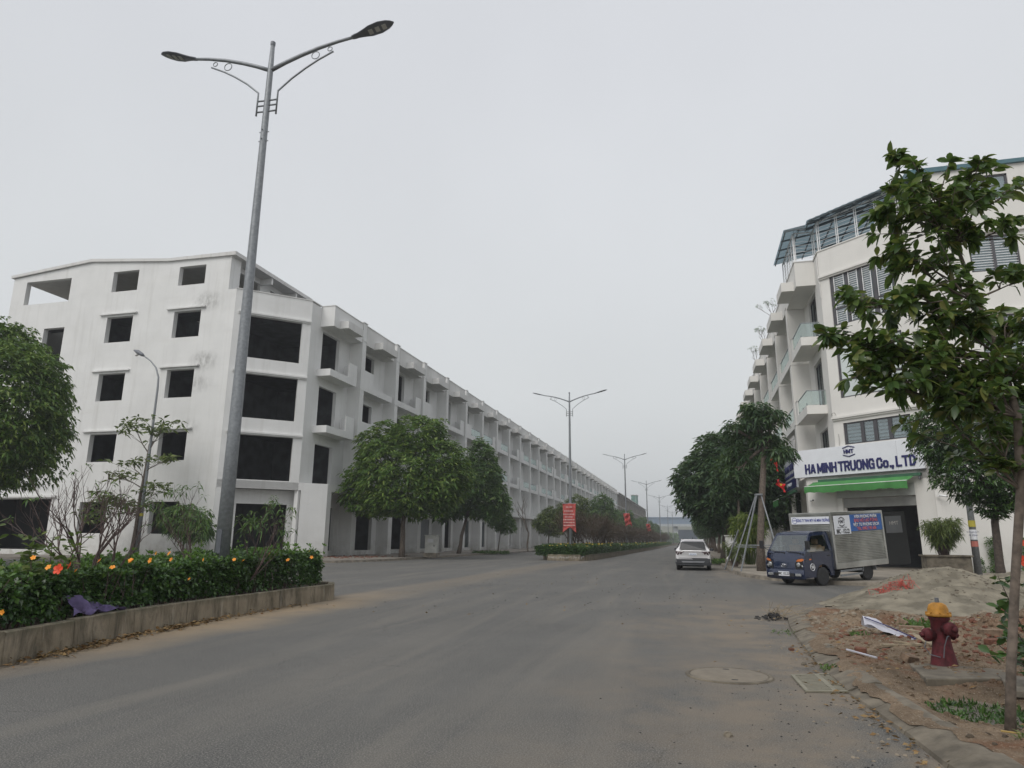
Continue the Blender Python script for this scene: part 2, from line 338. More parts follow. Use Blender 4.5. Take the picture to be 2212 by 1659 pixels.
# near right corner: earth verge with worn sloped kerb
CK=[(1.78,3.5),(1.70,5.0),(1.62,6.8),(1.50,8.4),(1.47,10),(1.52,11.7),(1.62,14.0),(1.78,15.7),(2.15,16.9),(2.9,17.8),(4.1,18.4),(7,18.8)]
def ckx(y):
    for a,b in zip(CK,CK[1:]):
        if a[1]<=y<=b[1]: return a[0]+(b[0]-a[0])*(y-a[1])/(b[1]-a[1])
    return 1.7
def vnoise(seed):
    r_=np.random.RandomState(seed); G=r_.rand(64,64)
    def f(x,y):
        x=np.asarray(x,float);y=np.asarray(y,float);xi=np.floor(x).astype(int);yi=np.floor(y).astype(int);fx=x-xi;fy=y-yi
        fx=fx*fx*(3-2*fx);fy=fy*fy*(3-2*fy);g=lambda a,b:G[a%64,b%64]
        return (g(xi,yi)*(1-fx)*(1-fy)+g(xi+1,yi)*fx*(1-fy)+g(xi,yi+1)*(1-fx)*fy+g(xi+1,yi+1)*fx*fy)-.5
    return lambda x,y:f(x,y)+.5*f(x*2.1+7,y*2.1+3)+.25*f(x*4.3+1,y*4.3+9)
VN=vnoise(5)
def gauss(x,y,cx,cy,sx,sy,h): return h*np.exp(-((x-cx)/sx)**2-((y-cy)/sy)**2)
def verge_h(x,y):
    z=.12+.04*VN(x*1.3,y*1.3)+.035*VN(x*5,y*5)+.028*VN(x*12,y*12)
    z=z+gauss(x,y,3.3,11.8,1.2,1.0,.10)*(1+1.2*VN(x*7,y*7))+gauss(x,y,4.9,12.6,1.0,1.3,.36)*(1+.9*VN(x*6,y*6))+gauss(x,y,3.0,14.4,.9,.6,.12)*(1+1.5*VN(x*5,y*5))
    z=z-gauss(x,y,2.55,7.8,.5,.7,.20)
    return z
def gridmesh(name,x0,x1,y0,y1,st,hf,keep,mats,smooth=True):
    nx=int((x1-x0)/st)+1; ny=int((y1-y0)/st)+1
    xs=np.linspace(x0,x1,nx); ys=np.linspace(y0,y1,ny); Xg,Yg=np.meshgrid(xs,ys); Z=hf(Xg,Yg)
    V=np.stack([Xg.ravel(),Yg.ravel(),Z.ravel()],1); idx=np.arange(nx*ny).reshape(ny,nx)
    Q=np.stack([idx[:-1,:-1].ravel(),idx[:-1,1:].ravel(),idx[1:,1:].ravel(),idx[1:,:-1].ravel()],1)
    c=V[Q].mean(1); Q=Q[keep(c[:,0],c[:,1])]
    return npmesh(name,V,Q,mats,smooth)
cky=np.array([p[1] for p in CK]); ckx_=np.array([p[0] for p in CK])
def vergemesh():
    ys=np.arange(3.4,18.76,.045); ss=np.concatenate([np.arange(0,3.2,.045),np.arange(3.2,9.6,.12)]); S,Yg=np.meshgrid(ss,ys); off=np.clip(.20+.26*VN(Yg*1.3,Yg*0)+.05*VN(Yg*6,Yg*0),.06,.30); X=np.interp(Yg,cky,ckx_)+off+S
    Z=verge_h(X,Yg); ze=np.interp(off+S,[0,.16,.27,.4],[.035,.105,.13,.125])+.002+.006*VN(X*9,Yg*9); Z=ze+(Z-ze)*np.clip(S/.4,0,1); V=np.stack([X.ravel(),Yg.ravel(),Z.ravel()],1); idx=np.arange(S.size).reshape(S.shape)
    return npmesh('earth_verge',V,np.stack([idx[:-1,:-1].ravel(),idx[:-1,1:].ravel(),idx[1:,1:].ravel(),idx[1:,:-1].ravel()],1),DIRT,True)
vg=tag(link('earth_verge',vergemesh()),kind='structure')
tag(M().add([(10.9,3,.10),(80,3,.10),(80,18.8,.10),(10.9,18.8,.10)],[(0,1,2,3)]).build('ground',DIRT,vg),kind=None)
r2=random.Random(8)
for i in range(len(CK)-1):
    a=Vector(CK[i]+(0,));b=Vector(CK[i+1]+(0,));d=b-a;k=max(1,round(d.length/.85))
    for j in range(k):
        p=a+d*(j/k);q=a+d*((j+1)/k);u=d.normalized();nn=Vector((u.y,-u.x,0)); p=p+u*.012;q=q-u*.012
        t1=r2.uniform(-.015,.012);t2=r2.uniform(-.01,.01); W_=.34+r2.uniform(-.03,.03)
        t1-=0
        prof=[(-.02,-.02),(0,.035),(.16,.105),(.27,.13),(W_,.125),(W_,-.02)]
        mm=M(); vs=[]
        for e_,pp in ((0,p),(1,q)):
            for (o,z) in prof: w=pp+nn*o; vs.append((w.x,w.y,z+(t1+e_*t2 if z>0 else 0)))
        n6=len(prof); mm.add(vs,[tuple(range(n6))[::-1],tuple(range(n6,2*n6))]+[(x,(x+1)%n6,n6+(x+1)%n6,n6+x) for x in range(n6)])
        mm.build('kerb_stone',KERBD,vg)
# ------------------------------------------------------------------ medians: kerb wall and soil
MK=[(-8.0,3.0),(-8.15,6.94),(-8.42,8.2),(-8.72,9.6),(-8.88,11.0),(-8.98,12.6),(-9.03,14.3),(-9.03,15.6),(-9.0,16.5),(-9.25,17.0),(-9.9,17.3),(-10.7,17.1),(-11.4,16.4),(-11.8,15.2),(-12.1,10),(-12.4,3.0)]
def median(name,pts,h,label,lim):
    root=tag(M().prism([(x+(-.09 if x>-10 else .09),y-(.09 if y>17 and y<20 else 0)+(.09 if 50<y<53.5 else 0)) for x,y in pts],XY,-.01,h-.1).build(name,SOIL),kind='structure')
    for i in range(len(pts)-1):
        a=Vector(pts[i]+(0,));b=Vector(pts[i+1]+(0,));d=b-a;k=max(1,round(d.length/1.25)) if d.length<60 else max(1,round(d.length/8))
        for j in range(k):
            p=a+d*(j/k);q=a+d*((j+1)/k);u=d.normalized();nn=Vector((-u.y,u.x,0));p=p+u*.006;q=q-u*.006;o=rng.uniform(-.012,.008)
            mm=M();P=[p-nn*(.02-o),q-nn*(.02-o),q+nn*.16,p+nn*.16]
            hh=h+rng.uniform(-.012,.012)
            mm.add([(x.x,x.y,-.02) for x in P]+[((x+nn*(.02 if c<2 else 0)).x,(x+nn*(.02 if c<2 else 0)).y,hh) for c,x in enumerate(P)],[(0,3,2,1),(4,5,6,7),(0,1,5,4),(1,2,6,5),(2,3,7,6),(3,0,4,7)])
            mm.build('kerb_wall_block',MEDK,root,bevel=.012,seg=1)
    return root
def medk():
    m_,n,b=newmat('stained_kerb_wall'); p=pos(n)
    c=mixc(n,mrange(n,noise(n,2.2,5,p),.35,.65),(.20,.165,.115),(.29,.245,.18))
    c=mixc(n,mrange(n,noise(n,1,6,pos(n,(3.5,3.5,.9)),.75,.6),.45,.66,0,.9),c,(.06,.052,.035))
    c=mixc(n,mrange(n,noise(n,1,5,pos(n,(8,8,.9)),.6),.60,.70,0,.6),c,(.38,.35,.29))
    s=n.nodes.new('ShaderNodeSeparateXYZ'); n.links.new(p,s.inputs[0])
    c=mixc(n,math_(n,'MULTIPLY',mrange(n,s.outputs[2],.28,.40,0,1),mrange(n,noise(n,5,4,p),.4,.6,.2,.9)),c,(.085,.08,.05))
    n.links.new(c,b.inputs['Base Color']); b.inputs['Roughness'].default_value=.95; bump(n,b,noise(n,40,5,p),.5,.012); return m_
MEDK=medk()
m1=median('median_bed',MK,.40,'',99)
FK=[(-7.3,700),(-7.3,120),(-7.45,90),(-7.6,66),(-7.8,57),(-8.0,54.2),(-8.5,53.3),(-9.8,53.0),(-11.0,53.3),(-11.8,55.5),(-12.3,62),(-12.3,700)]
m2=median('median_bed',FK[::-1],.45,'',99)
# chalky scrawl on the far kerb end
sc_=M(); r3=random.Random(5)
for i in range(26):
    x=-10.9+2.75*i/26; y0=53.0 if x<-8.6 else 53.0+(x+8.6)*.5
    z=.12+r3.uniform(0,.1); sc_.bar((x,y0-.05,z),(x+r3.uniform(-.05,.09),y0-.05,z+r3.uniform(.08,.2)),.02,.008); 
    if r3.random()<.6: sc_.bar((x,y0-.052,z+.1),(x+.1,y0-.052,z+r3.uniform(.02,.16)),.02,.008)
sc_.build('painted_scrawl',SIGNW,m2)
BAYSHADE=mat('bay_shade_interior',(.022,.022,.024),.95)  # near-black colour stands in for the low light deep in the bay
# ================================================================== row-house modules
def text(name,body,size,m_,parent,mtx,ext=.01,bold=0.0,xs=1.0,align='CENTER'):
    cu=bpy.data.curves.new(name,'FONT'); cu.body=body; cu.size=size; cu.extrude=ext; cu.offset=bold; cu.align_x=align; cu.align_y='CENTER'; cu.resolution_u=3
    o=bpy.data.objects.new(name,cu); COL.objects.link(o); bpy.context.view_layer.update()
    me=bpy.data.meshes.new_from_object(o.evaluated_get(bpy.context.evaluated_depsgraph_get())); bpy.data.objects.remove(o); bpy.data.curves.remove(cu)
    me.transform(mtx@Matrix.Diagonal((xs,1,1,1))); me.materials.clear(); me.materials.append(m_); me.name=name
    return link(name,me,parent)
def frame(o,right,up):
    r_=Vector(right).normalized();u=Vector(up).normalized();n_=r_.cross(u)
    return Matrix(((r_.x,u.x,n_.x,o[0]),(r_.y,u.y,n_.y,o[1]),(r_.z,u.z,n_.z,o[2]),(0,0,0,1)))
LV=[5.5,10.0,14.5]            # upper floor levels
BARSG=MATS['white_grille_bar']
def house_module(side,odd,glass,shutter,right=False,u0=0.0,first=False):
    """list of (part name, mesh, sub-parts) in local coords d outward, u along street"""
    s=1 if side=='L' else -1; tf=lambda d,u,z:(s*d,u,z); P=[]; wp=CREAM if right else WHITE
    def add(n_,m_,mm,sub=()): P.append((n_,m_.mesh(n_,mm),sub))
    # front wall with real openings
    o0,o1=(1.83,4.6) if first else (1.35,4.1)
    ops=[(o0,o1,z+.05,z+3.17+(.1 if z>5.6 else 0)) for z in LV]
    gz=(3.9 if not shutter else 3.6)
    if not first: ops.append((1.0,5.4,.5,gz))
    else: ops.append((2.2,5.6,.5,3.9))
    m_=M(tf); wall(m_,(0,u0),(0,7.1),.1,19.6,(1,0),.3,[(a-u0,b-u0,c,d) for a,b,c,d in ops]); add('front_wall',m_,wp)
    # interior: floors, back partition, side walls
    m_=M(tf)
    for z in LV+[18.6,19.2]: m_.box(-7,-.31,u0+.02,7.08,z-.4,z)
    m_.box(-7.2,-7,u0,7.1,.3,19); m_.box(-7,-.31,6.85,7.09,.5,18.2); 
    if not first: m_.box(-7,-.31,.01,.2,.5,18.2)
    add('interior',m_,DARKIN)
    # roof slab behind parapet
    m_=M(tf); m_.prism([(-4.7,22.3),(-4.7,22.5),(-18,23.28),(-25.9,22.52),(-25.9,22.3),(-18,23.05)],lambda p,q,t:(p,t,q),0.005,7.095) if not first else None
    if not first:
        m_.box(-5.9,-5.7,0.01,7.09,19.6,22.35); add('roof',m_,PARA)
    # party fin
    m_=M(tf); m_.box(0,1.2,6.42,7.1,5.5,19.86)
    for z in (9.6,13.95,18.28): m_.box(0,1.235,6.39,7.13,z-.04,z+.05)
    add('party_fin',m_,wp)
    m_=M(tf); m_.box(0,1.25,6.36,7.14,19.86,19.93); add('fin_cap',m_,PARA)
    # parapet box + coping
    a,b=(1.4,6.3) if first else (.05,5.85)
    m_=M(tf); m_.box(0,1.2,a,b,18.03,19.7); add('parapet',m_,wp if right else PARA if not first else WHITE)
    m_=M(tf); m_.box(-.05,1.25,a-.04,b+.04,19.7,19.76); add('coping',m_,PARA)
    a,b=(2.3,4.9) if first else (1.65,4.9)
    m_=M(tf); m_.box(1.2,2.0,a,b,18.06,18.68); add('canopy',m_,wp if right else PARA)
    # balconies
    for li,z in enumerate(LV[1:]):
        a,b=(1.3,5.7) if first else (0.0,5.8)
        m_=M(tf); m_.box(0,1.2,a,b,z-.55,z-.30); m_.box(1.05,1.2,a,b,z-.30,z); m_.box(0,1.05,a,a+.12,z-.3,z)
        m_.box(0,1.05,b-.12,b,z-.3,z); add('balcony',m_,wp)
        m_=M(tf); h=1.25
        if right: m_.box(1.08,1.2,5.05,5.8,z,z+1.05)
        elif odd: m_.box(1.07,1.2,0.0,1.75,z,z+h); m_.box(0,1.07,0,.13,z,z+h)
        else: m_.box(1.07,1.2,b-1.35,b,z,z+h); m_.box(.0,1.07,b-.13,b,z,z+h)
        if right: m_.box(1.08,1.2,5.0,5.8,z+1.0,z+1.05)
        m2_=m_; add('balcony_parapet',m2_,wp)
        if glass or right:
            g0,g1=(0.05,5.0) if right else ((1.8,b-.1) if odd else (a+.1,b-1.4)); 
            if right and first: g0=1.35
            m_=M(tf); m_.box(1.12,1.135,g0,g1,z+.04,z+.93)
            if right: m_.box(.02,1.12,g0,g0+.015,z+.04,z+.93)
            rail=M(tf); rail.box(1.1,1.155,g0,g1,z+.93,z+.98)
            if right: rail.box(.02,1.12,g0-.02,g0+.03,z+.93,z+.98)
            for q in range(3): rail.box(1.1,1.155,g0+.25+q*(g1-g0-.5)/2,g0+.31+q*(g1-g0-.5)/2,z,z+.2)
            add('glass_railing',m_,GLASS,(('railing_trim',rail.mesh('railing_trim',GALV)),))
    # ground floor slab and pier
    m_=M(tf); m_.box(0,1.5,u0 if not first else 2.1,7.1,4.95,5.5); add('first_floor_slab',m_,wp if not right else CREAM)
    m_=M(tf); m_.box(0.0,1.2,6.3,7.1,.1,4.95); add('pier',m_,WHITE if not right else CREAM)
    if shutter:
        m_=M(tf); 
        for q in range(28): m_.box(-.12,-.09,1.0,5.4,.5+q*.11,.5+q*.11+.095)
        add('roller_shutter',m_,[PAVE,GALV,BLIND][shutter%3])
    if right or (glass and shutter==0):
        fr=M(tf); gl=M(tf)
        for z in (LV if right else LV[:0]):
            t=z+3.17
            for q in range(4): fr.box(-.2,-.14,o0+(o1-o0-.08)*q/3,o0+(o1-o0-.08)*q/3+.08,z+.05,t)
            fr.box(-.2,-.14,o0,o1,t-.08,t); fr.box(-.2,-.14,o0,o1,z+.05,z+.13); gl.box(-.18,-.17,o0,o1,z+.05,t)
        for q in range(4): fr.box(-.2,-.14,1+4.32*q/3,1.08+4.32*q/3,.5,gz)
        fr.box(-.2,-.14,1,5.4,gz-.08,gz); gl.box(-.18,-.17,1.0,5.4,.5,gz)
        add('door_frame',fr,DKFRAME if right else GALV,(('pane',gl.mesh('pane',WGLASS)),))
    return P
def place(root,P):
    for n_,me,sub in P:
        o=link(n_,me,root)
        for sn,sm in sub: link(sn,sm,o)
# left row ------------------------------------------------------------
LX,LY=-28.2,45.45
cache={}
def mod(*k,**kw):
    kk=(k,tuple(sorted(kw.items())))
    if kk not in cache: cache[kk]=house_module(*k,**kw)
    return cache[kk]
def corner(side):
    """chamfer + gable pieces shared by both corner buildings, in local coords"""
    s=1 if side=='L' else -1; tf=lambda d,u,z:(s*d,u,z); wp=WHITE if side=='L' else CREAM
    A=Vector((0,0));B=Vector((-4.1,-3.85));Dn=(B-A).normalized();N=Vector((-Dn.y,Dn.x));  N = N if N.dot(Vector((1,-1)))>0 else -N
    return s,tf,wp,A,B,Dn,N
def cp(A,Dn,N,s_,o=0): q=A+Dn*s_+N*o; return (q.x,q.y)
def build_corner(side):
    s,tf,wp,A,B,Dn,N=corner(side); L=(B-A).length; left=side=='L'
    loc=(LX,LY,0) if left else (8.48,44.55,0)
    if left: root=empty('corner_building',loc,0,'unfinished white four-storey corner building with empty window openings beside the big street lamp','building')
    else: root=empty('shop_building',loc,0,'cream four-storey corner shop building with HA MINH TRUONG sign and green awning','building')
    place(root,mod(side,False,False,0,right=not left,u0=0.0,first=True))
    C=lambda s_,o=0:cp(A,Dn,N,s_,o)
    # chamfer wall
    if left: ops=[(.65,4.65,14.55,17.8),(.65,4.65,10.04,13.33),(.65,4.65,5.57,8.8)]
    else: ops=[(.65,4.65,14.57,17.8),(.65,4.65,10.04,13.33),(.62,4.58,7.22,8.52)]
    m_=M(tf); wall(m_,A,B,4.95,19.7,N,.35,ops); m_.build('chamfer_wall',wp,root)
    m_=M(tf); m_.prism([C(-.02,.05),C(L+.02,.05),C(L,-.3),C(0,-.3)],XY,19.7,19.77); m_.prism([(.05,0),(.05,1.36),(-.3,1.36),(-.3,0)],XY,19.7,19.765); m_.build('coping',PARA if left else CREAM,root)
    m_=M(tf); 
    if left: # recessed ground floor
        wall(m_,Vector(C(-.25,-.9)),Vector(C(L,-.9)),.3,4.95,N,.3,[(.55+.25,4.35,.3,3.9)])
        m_.prism([C(L-.55,0),C(L,0),C(L,-1.2),C(L-.55,-1.2)],XY,.1,4.95)
    else:
        wall(m_,Vector(C(-.3,0)),Vector(C(L,0)),-.02,4.95,N,.45,[(.12+.3,4.36+.3,-.02,4.1)])
    m_.build('ground_floor_wall',wp,root)
    m_=M(tf); m_.prism([C(-.2),C(-2.15),(C(-2.15)[0],2.1),(0.02,2.1),(0.02,.3)],XY,.05 if left else -.02,4.95); m_.build('corner_pier',wp,root)
    m_=M(tf); m_.prism([C(L),C(-2.15),(C(-2.15)[0],2.1),(-.3,2.1),(-.3,0),C(L,-.3)],XY,4.951,5.5); m_.build('slab_band',wp,root)
    # hoods over chamfer windows
    for z in ([18.0,13.52,9.0] if left else [17.98,8.92]):
        m_=M(tf); a,b=.0,5.35; m_.prism([C(a,0),C(a,.18),C(b,.18),C(b,0)],XY,z-.1,z+.02); m_.prism([C(a,0),C(a,.1),C(b,.1),C(b,0)],XY,z-.2,z-.1); m_.build('window_hood',wp,root)
    # gable wall
    gx1=-4.9; gx0=-25.9; G=Vector((gx1,-3.78)); G0=Vector((gx0,-3.78)); f=lambda d:gx1-d
    ops=[]
    for z0,z1 in ((1.7,3.95),(6.9,9.0),(11.55,13.7),(16.2,18.3),(20.4,21.95)):
        for c in ((-9.5,-7.1),(-15.75,-13.3)):
            z1b=z1+(.3 if z0>20 and c[0]<-12 else 0)
            ops.append((f(c[1]),f(c[0]),z0,min(z1b,22.1)))
    if not left: ops=[o for o in ops if not (o[2]<4)]+[(f(-8.9),f(-6.1),1.5,3.55)]; ops=[o for o in ops if o[2]<20 or o[0]<6]
    if left: ops+=[(f(-19.9),f(-24.5),20.0,22.0),(f(-19.85),f(-21.9),14.9,17.8),(f(-19.85),f(-21.9),10.2,13.2),(f(-19.85),f(-21.9),6.6,8.8),(f(-18.45),f(-24.9),.5,4.2)]
    m_=M(tf); wall(m_,G,G0,.1,22.1,Vector((0,-1)),.4,ops); m_.box(gx0,gx0+.25,-3.38,3.4,.1,19.6)
    m_.prism([(gx1,22.1),(gx1-5.7,22.1),(gx1-5.7,22.5),(gx1,22.48)],lambda p,q,t:(p,t,q),-3.78,-3.38)
    m_.prism([(gx1-5.7,22.1),(gx0,22.1),(gx0,22.42),(-18,23.15),(gx1-5.7,22.5)],lambda p,q,t:(p,t,q),-3.78,-3.38)
    m_.prism([(B.x,-3.86),(gx1,-3.78),(gx1,-3.38),(B.x,-3.45)],XY,4.95,19.7)
    if left: m_.prism([(B.x-.02,-3.86),(gx1,-3.78),(gx1,-3.38),(B.x,-3.45)],XY,.1,4.95)
    else: m_.prism([(B.x+.25,-3.86),(gx1,-3.78),(gx1,-3.38),(B.x,-3.45)],XY,-.02,4.95)
    m_.build('gable_wall',GABLEW if left else CREAM,root)
    for z0,z1 in ((6.9,9.0),(11.55,13.7),(16.2,18.3)):
        for c in ((-9.5,-7.1),(-15.75,-13.3)):
            m_=M(tf); m_.box(c[0]-.65,c[1]+.4,-3.96,-3.78,z1+.16,z1+.27); m_.build('window_hood',GABLEW if left else CREAM,root)
    if left:
        m_=M(tf); m_.box(-25.5,-18,-3.98,-3.78,4.3,4.45); m_.build('window_hood',GABLEW,root)
    # roof slab
    m_=M(tf); rp=[(-4.45,22.42),(-4.45,22.72),(-10.62,22.72),(-18,23.4),(-26.1,22.68),(-26.1,22.45),(-18,23.16),(-10.62,22.5)]
    m_.prism(rp,lambda p,q,t:(p,t,q),-3.95,7.095); m_.build('roof',PARA if left else TEAL,root)
    m_=M(tf); m_.box(-5.2,-4.9,-3.36,-2.6,19.6,22.42); wall(m_,Vector((-5.7,7.1)),Vector((-5.7,-3.4)),19.6,22.42,Vector((1,0)),.25,[(1.2,4.6,20.2,22.0),(6.0,9.3,20.2,22.0)]) 
    m_.box(-5.7,-4.6,1.0,1.2,21.9,22.42); m_.box(-5.7,-4.6,4.6,4.8,21.9,22.42)
    m_.build('attic_wall',wp,root)
    # interior of chamfer + gable side
    m_=M(tf)
    for z in LV+[19.2]:
        m_.prism([C(0,-.36),C(L-.02,-.36),(-25.5,-3.35),(-25.5,0),(-7,0),(-7,7),(-.35,7),(-.35,.3)],XY,z-.4,z-.02)
    if left: m_.box(-11.5,-11.3,-3.3,6.9,.3,19.1); m_.box(-25,-7,3.2,3.4,.3,19.2); m_.box(-17.9,-17.7,-3.3,3.2,.3,19.1)
    else: m_.box(-25,-1,3.2,3.4,-.01,19.2); m_.box(-11.5,-11.3,-3.3,3.2,-.01,19.1)
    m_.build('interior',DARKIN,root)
    if left: m_=M(tf); m_.box(-25.6,-17.9,-.6,-.4,.3,5.0); m_.box(-25.6,-17.9,-3.35,-.6,.45,.5); m_.box(-25.62,-25.5,-3.35,-.4,.5,5); m_.build('bay_shade_lining',BAYSHADE,root)  # nearer partition and lining added to keep the open bay dark
    return root,s,tf,A,B,Dn,N,C,L
lroot,*_=build_corner('L')
# left terrace column, railing wall behind, doorway post
ltf=lambda d,u,z:(d,u,z)
M(ltf).box(-25.5,-19.85,-3.0,-2.8,19.2,20.05).build('terrace_wall',WHITE,lroot)
M(ltf).box(-23.0,-22.7,.8,1.0,.5,4.2).build('interior_post',BLIND,lroot)
NH=29
for k in range(1,NH+1):
    y=LY+7.1*k; odd=bool(k%2); gl=k>=5 and k not in (8,13,19); sh=[0,0,0,1,0,0,0,2,0,1,3][k%11]
    lab={1:'second white row house from the near corner, behind the round tree crown',2:'third white row house from the near corner, with a solid balcony upstand above the tree',3:'white row house with pale roller shutter, fourth from the near corner',4:'white row house fifth from the near corner, last one with no balcony glass'}.get(k)
    if not lab and k<=14: lab='%s row house from the near corner in the white left terrace, %s'%(['','','','','','sixth','seventh','eighth','ninth','tenth','eleventh','twelfth','thirteenth','fourteenth','fifteenth'][k],'with glass balcony railings' if gl else 'with solid balcony upstands')
    if not lab: lab='white shell row house with glass balcony railing in the long left terrace' if gl else 'white shell row house with solid balcony upstand far down the left terrace'
    h=empty('row_house',(LX,y,0),0,lab,'house','white row houses along the left side' if gl or k<5 else 'far row houses without balcony glass')
    place(h,mod('L',odd,gl,sh))
# roof beyond the row end: raw concrete frames
def frame_house():
    P=[]; m_=M()
    for z in (5.4,9.9,14.4,18.8): m_.box(-22,.9,0,7.0,z-.35,z)
    P.append(('floor_slab',m_.mesh('floor_slab',CONC),()))
    for (x,y) in ((.2,.1),(.2,6.6),(-6,.1),(-6,6.6),(-12,.1),(-12,6.6)):
        m_=M().box(x,x+.35,y,y+.35,0,18.5); P.append(('column',m_.mesh('column',CONC),()))
    m_=M().box(-8,-7.8,0,7,0,18.6); P.append(('back_wall',m_.mesh('back_wall',CONC),()))
    m_=M().prism([(1.6,18.85),(1.6,19.1),(-4,20.3),(-4,20.0)],lambda p,q,t:(p,t,q),0,6.9); P.append(('roof',m_.mesh('roof',CONC),()))
    m_=M().box(-.1,.1,.5,6.5,4.0,4.9); m_.box(-.2,1.0,6.7,7.0,0,18.5); P.append(('party_wall',m_.mesh('party_wall',PAVE),()))
    return P
FH=frame_house()
for k in range(22):
    h=empty('unfinished_house',(LX+.3,LY+7.1*(NH+1)+1.5+7.1*k,0),0,'bare grey concrete frame house beyond the end of the white terrace','house','raw concrete frame houses beyond the white terrace'); place(h,FH)
NET=mat('green_scaffold_net',(.10,.20,.17),.9,var=.2,scale=.5)
nb=empty('netted_tower',(-30.0,372,0),0,'block wrapped in green construction net above the concrete frames','building')
M().box(-1.5,1.5,0,8,0,25).build('net_wrap',NET,nb); M().box(.8,1.0,-.15,0,2,24.5).build('net_seam',CONC,nb); M().box(-1.7,1.7,-.3,8.3,25,25.3).build('roof_slab',CONC,nb)
# overpass and hill at the far end
OV=mat('blue_grey_bridge_paint',(.16,.22,.30),.7,var=.1,scale=.1); OVC=mat('pale_bridge_concrete',(.40,.42,.43),.8)
ob=empty('overpass',(-8,505,0),0,'blue-grey road bridge crossing the far end of the street','bridge')
M().box(-90,110,0,9,13.2,17.2).build('deck',OV,ob); M().box(-90,110,-.6,0,11.6,13.2).build('girder',OVC,ob); M().box(-90,110,-.5,-.2,17.2,18.0).build('parapet',OV,ob)
for x in (-62,-34,-6,22,50,78): M().box(x,x+3,2,6,0,11.6).build('pier',OVC,ob)
M().box(-3,22,12,14,0,9.5).build('lower_wall',OV,ob)
V=vnoise(9); hm=gridmesh('hill',-330,250,880,1080,10,lambda x,y:np.maximum(0,(32+26*V(x*.012,y*.0+3))*np.exp(-((y-980)/60)**2)*np.clip(1.2-np.abs(x+60)/300,.1,1)),lambda x,y:x>-1e9,GRND)
tag(link('hill',hm),kind='structure')
# ================================================================== right corner shop building
rroot,rs,rtf,rA,rB,rDn,rN,C,rL=build_corner('R')
rW=rroot.location
def RP(s_,o,z): q=C(s_,o); return Vector((-q[0],q[1],z))       # local position on the chamfer
def pbox(m,s0,s1,o0,o1,z0,z1,mi=None):
    m.add([RP(a,b,c) for c in (z0,z1) for a,b in ((s0,o0),(s1,o0),(s1,o1),(s0,o1))],[(0,3,2,1),(4,5,6,7),(0,1,5,4),(1,2,6,5),(2,3,7,6),(3,0,4,7)],mi)
def chamfer_window(z0,z1,cols,rows,s0=.65,s1=4.65,kind='blind'):
    fr=M(); W_=s1-s0
    for c in cols: pbox(fr,s0+W_*c[0],s0+W_*c[1],-.16,-.06,z0,z1)
    for r_ in rows: pbox(fr,s0+.01,s1-.01,-.155,-.065,r_,r_+.1)
    pbox(fr,s0,s1,-.16,-.06,z0,z0+.08); pbox(fr,s0,s1,-.16,-.06,z1-.08,z1)
    w=fr.build('window',DKFRAME,rroot)
    zz=[z0]+[r_ for r_ in rows]+[z1]
    for a,b in zip(cols,cols[1:]):
        for z_,zt in zip(zz,zz[1:]):
            g_=M(); pbox(g_,s0+W_*a[1],s0+W_*b[0],-.115,-.105,z_+.08,zt-.02); g_.build('pane',FILM if kind=='film' else WGLASS,w)
            if kind=='blind':
                b_=M(); z=z_+.05
                while z<zt-.05: pbox(b_,s0+W_*a[1]+.02,s0+W_*b[0]-.02,-.22,-.215,z,min(z+.13,zt)); z+=.21
                b_.build('blind',BLIND,w)
            if kind=='grille':
                b_=M(); z=z_+.16; pbox(b_,s0+W_*a[1]+.05,s0+W_*a[1]+.09,-.05,-.02,z_+.08,zt-.05); pbox(b_,s0+W_*b[0]-.09,s0+W_*b[0]-.05,-.05,-.02,z_+.08,zt-.05)
                while z<zt-.08: pbox(b_,s0+W_*a[1]+.05,s0+W_*b[0]-.05,-.045,-.025,z,z+.028); z+=.135
                b_.build('grille',GRILLE,w)
    if kind=='grille':
        b_=M(); pbox(b_,s0+.1,s1-.1,-.30,-.29,z0,z1); b_.build('curtain',BLIND,w)
chamfer_window(14.57,17.8,[(0,.05),(.245,.29),(.46,.51),(.67,.73),(.96,1)],[15.6],kind='grille')
chamfer_window(10.04,13.33,[(0,.035),(.32,.36),(.73,.76),(.97,1)],[11.1],kind='film')
chamfer_window(7.22,8.52,[(0,.035),(.26,.31),(.455,.51),(.67,.725),(.97,1)],[],s0=.62,s1=4.58)
# gable windows
def gable_window(x0,x1,z0,z1,gr=True):
    y=-3.78+.12; fr=M(); mid=(x0+x1)/2
    for a in (x0,mid-.08,x1-.1): fr.box(a,a+(.16 if a==mid-.08 else .1),y-.06,y+.04,z0,z1)
    fr.box(x0,x1,y-.06,y+.04,z0,z0+.09); fr.box(x0,x1,y-.06,y+.04,z1-.09,z1)
    w=fr.build('window',DKFRAME,rroot)
    for a,b in ((x0+.1,mid-.08),(mid+.08,x1-.1)):
        M().box(a,b,y-.01,y,z0+.09,z1-.09).build('pane',WGLASS,w)
        if gr:
            g_=M(); z=z0+.2
            while z<z1-.12: g_.box(a,b,y-.09,y-.07,z,z+.03); z+=.15
            g_.build('grille',GRILLE,w)
    M().box(x0+.1,x1-.1,y+.1,y+.11,z0,z1).build('curtain',BLIND if z0>3 else DARKIN,w)
for z0,z1 in ((6.9,9.0),(11.55,13.7),(16.2,18.3)):
    for c in ((7.1,9.5),(13.3,15.75)): gable_window(c[0],c[1],z0,z1)
gable_window(7.1,9.5,20.4,21.95,False)
gable_window(6.1,8.9,1.5,3.55)
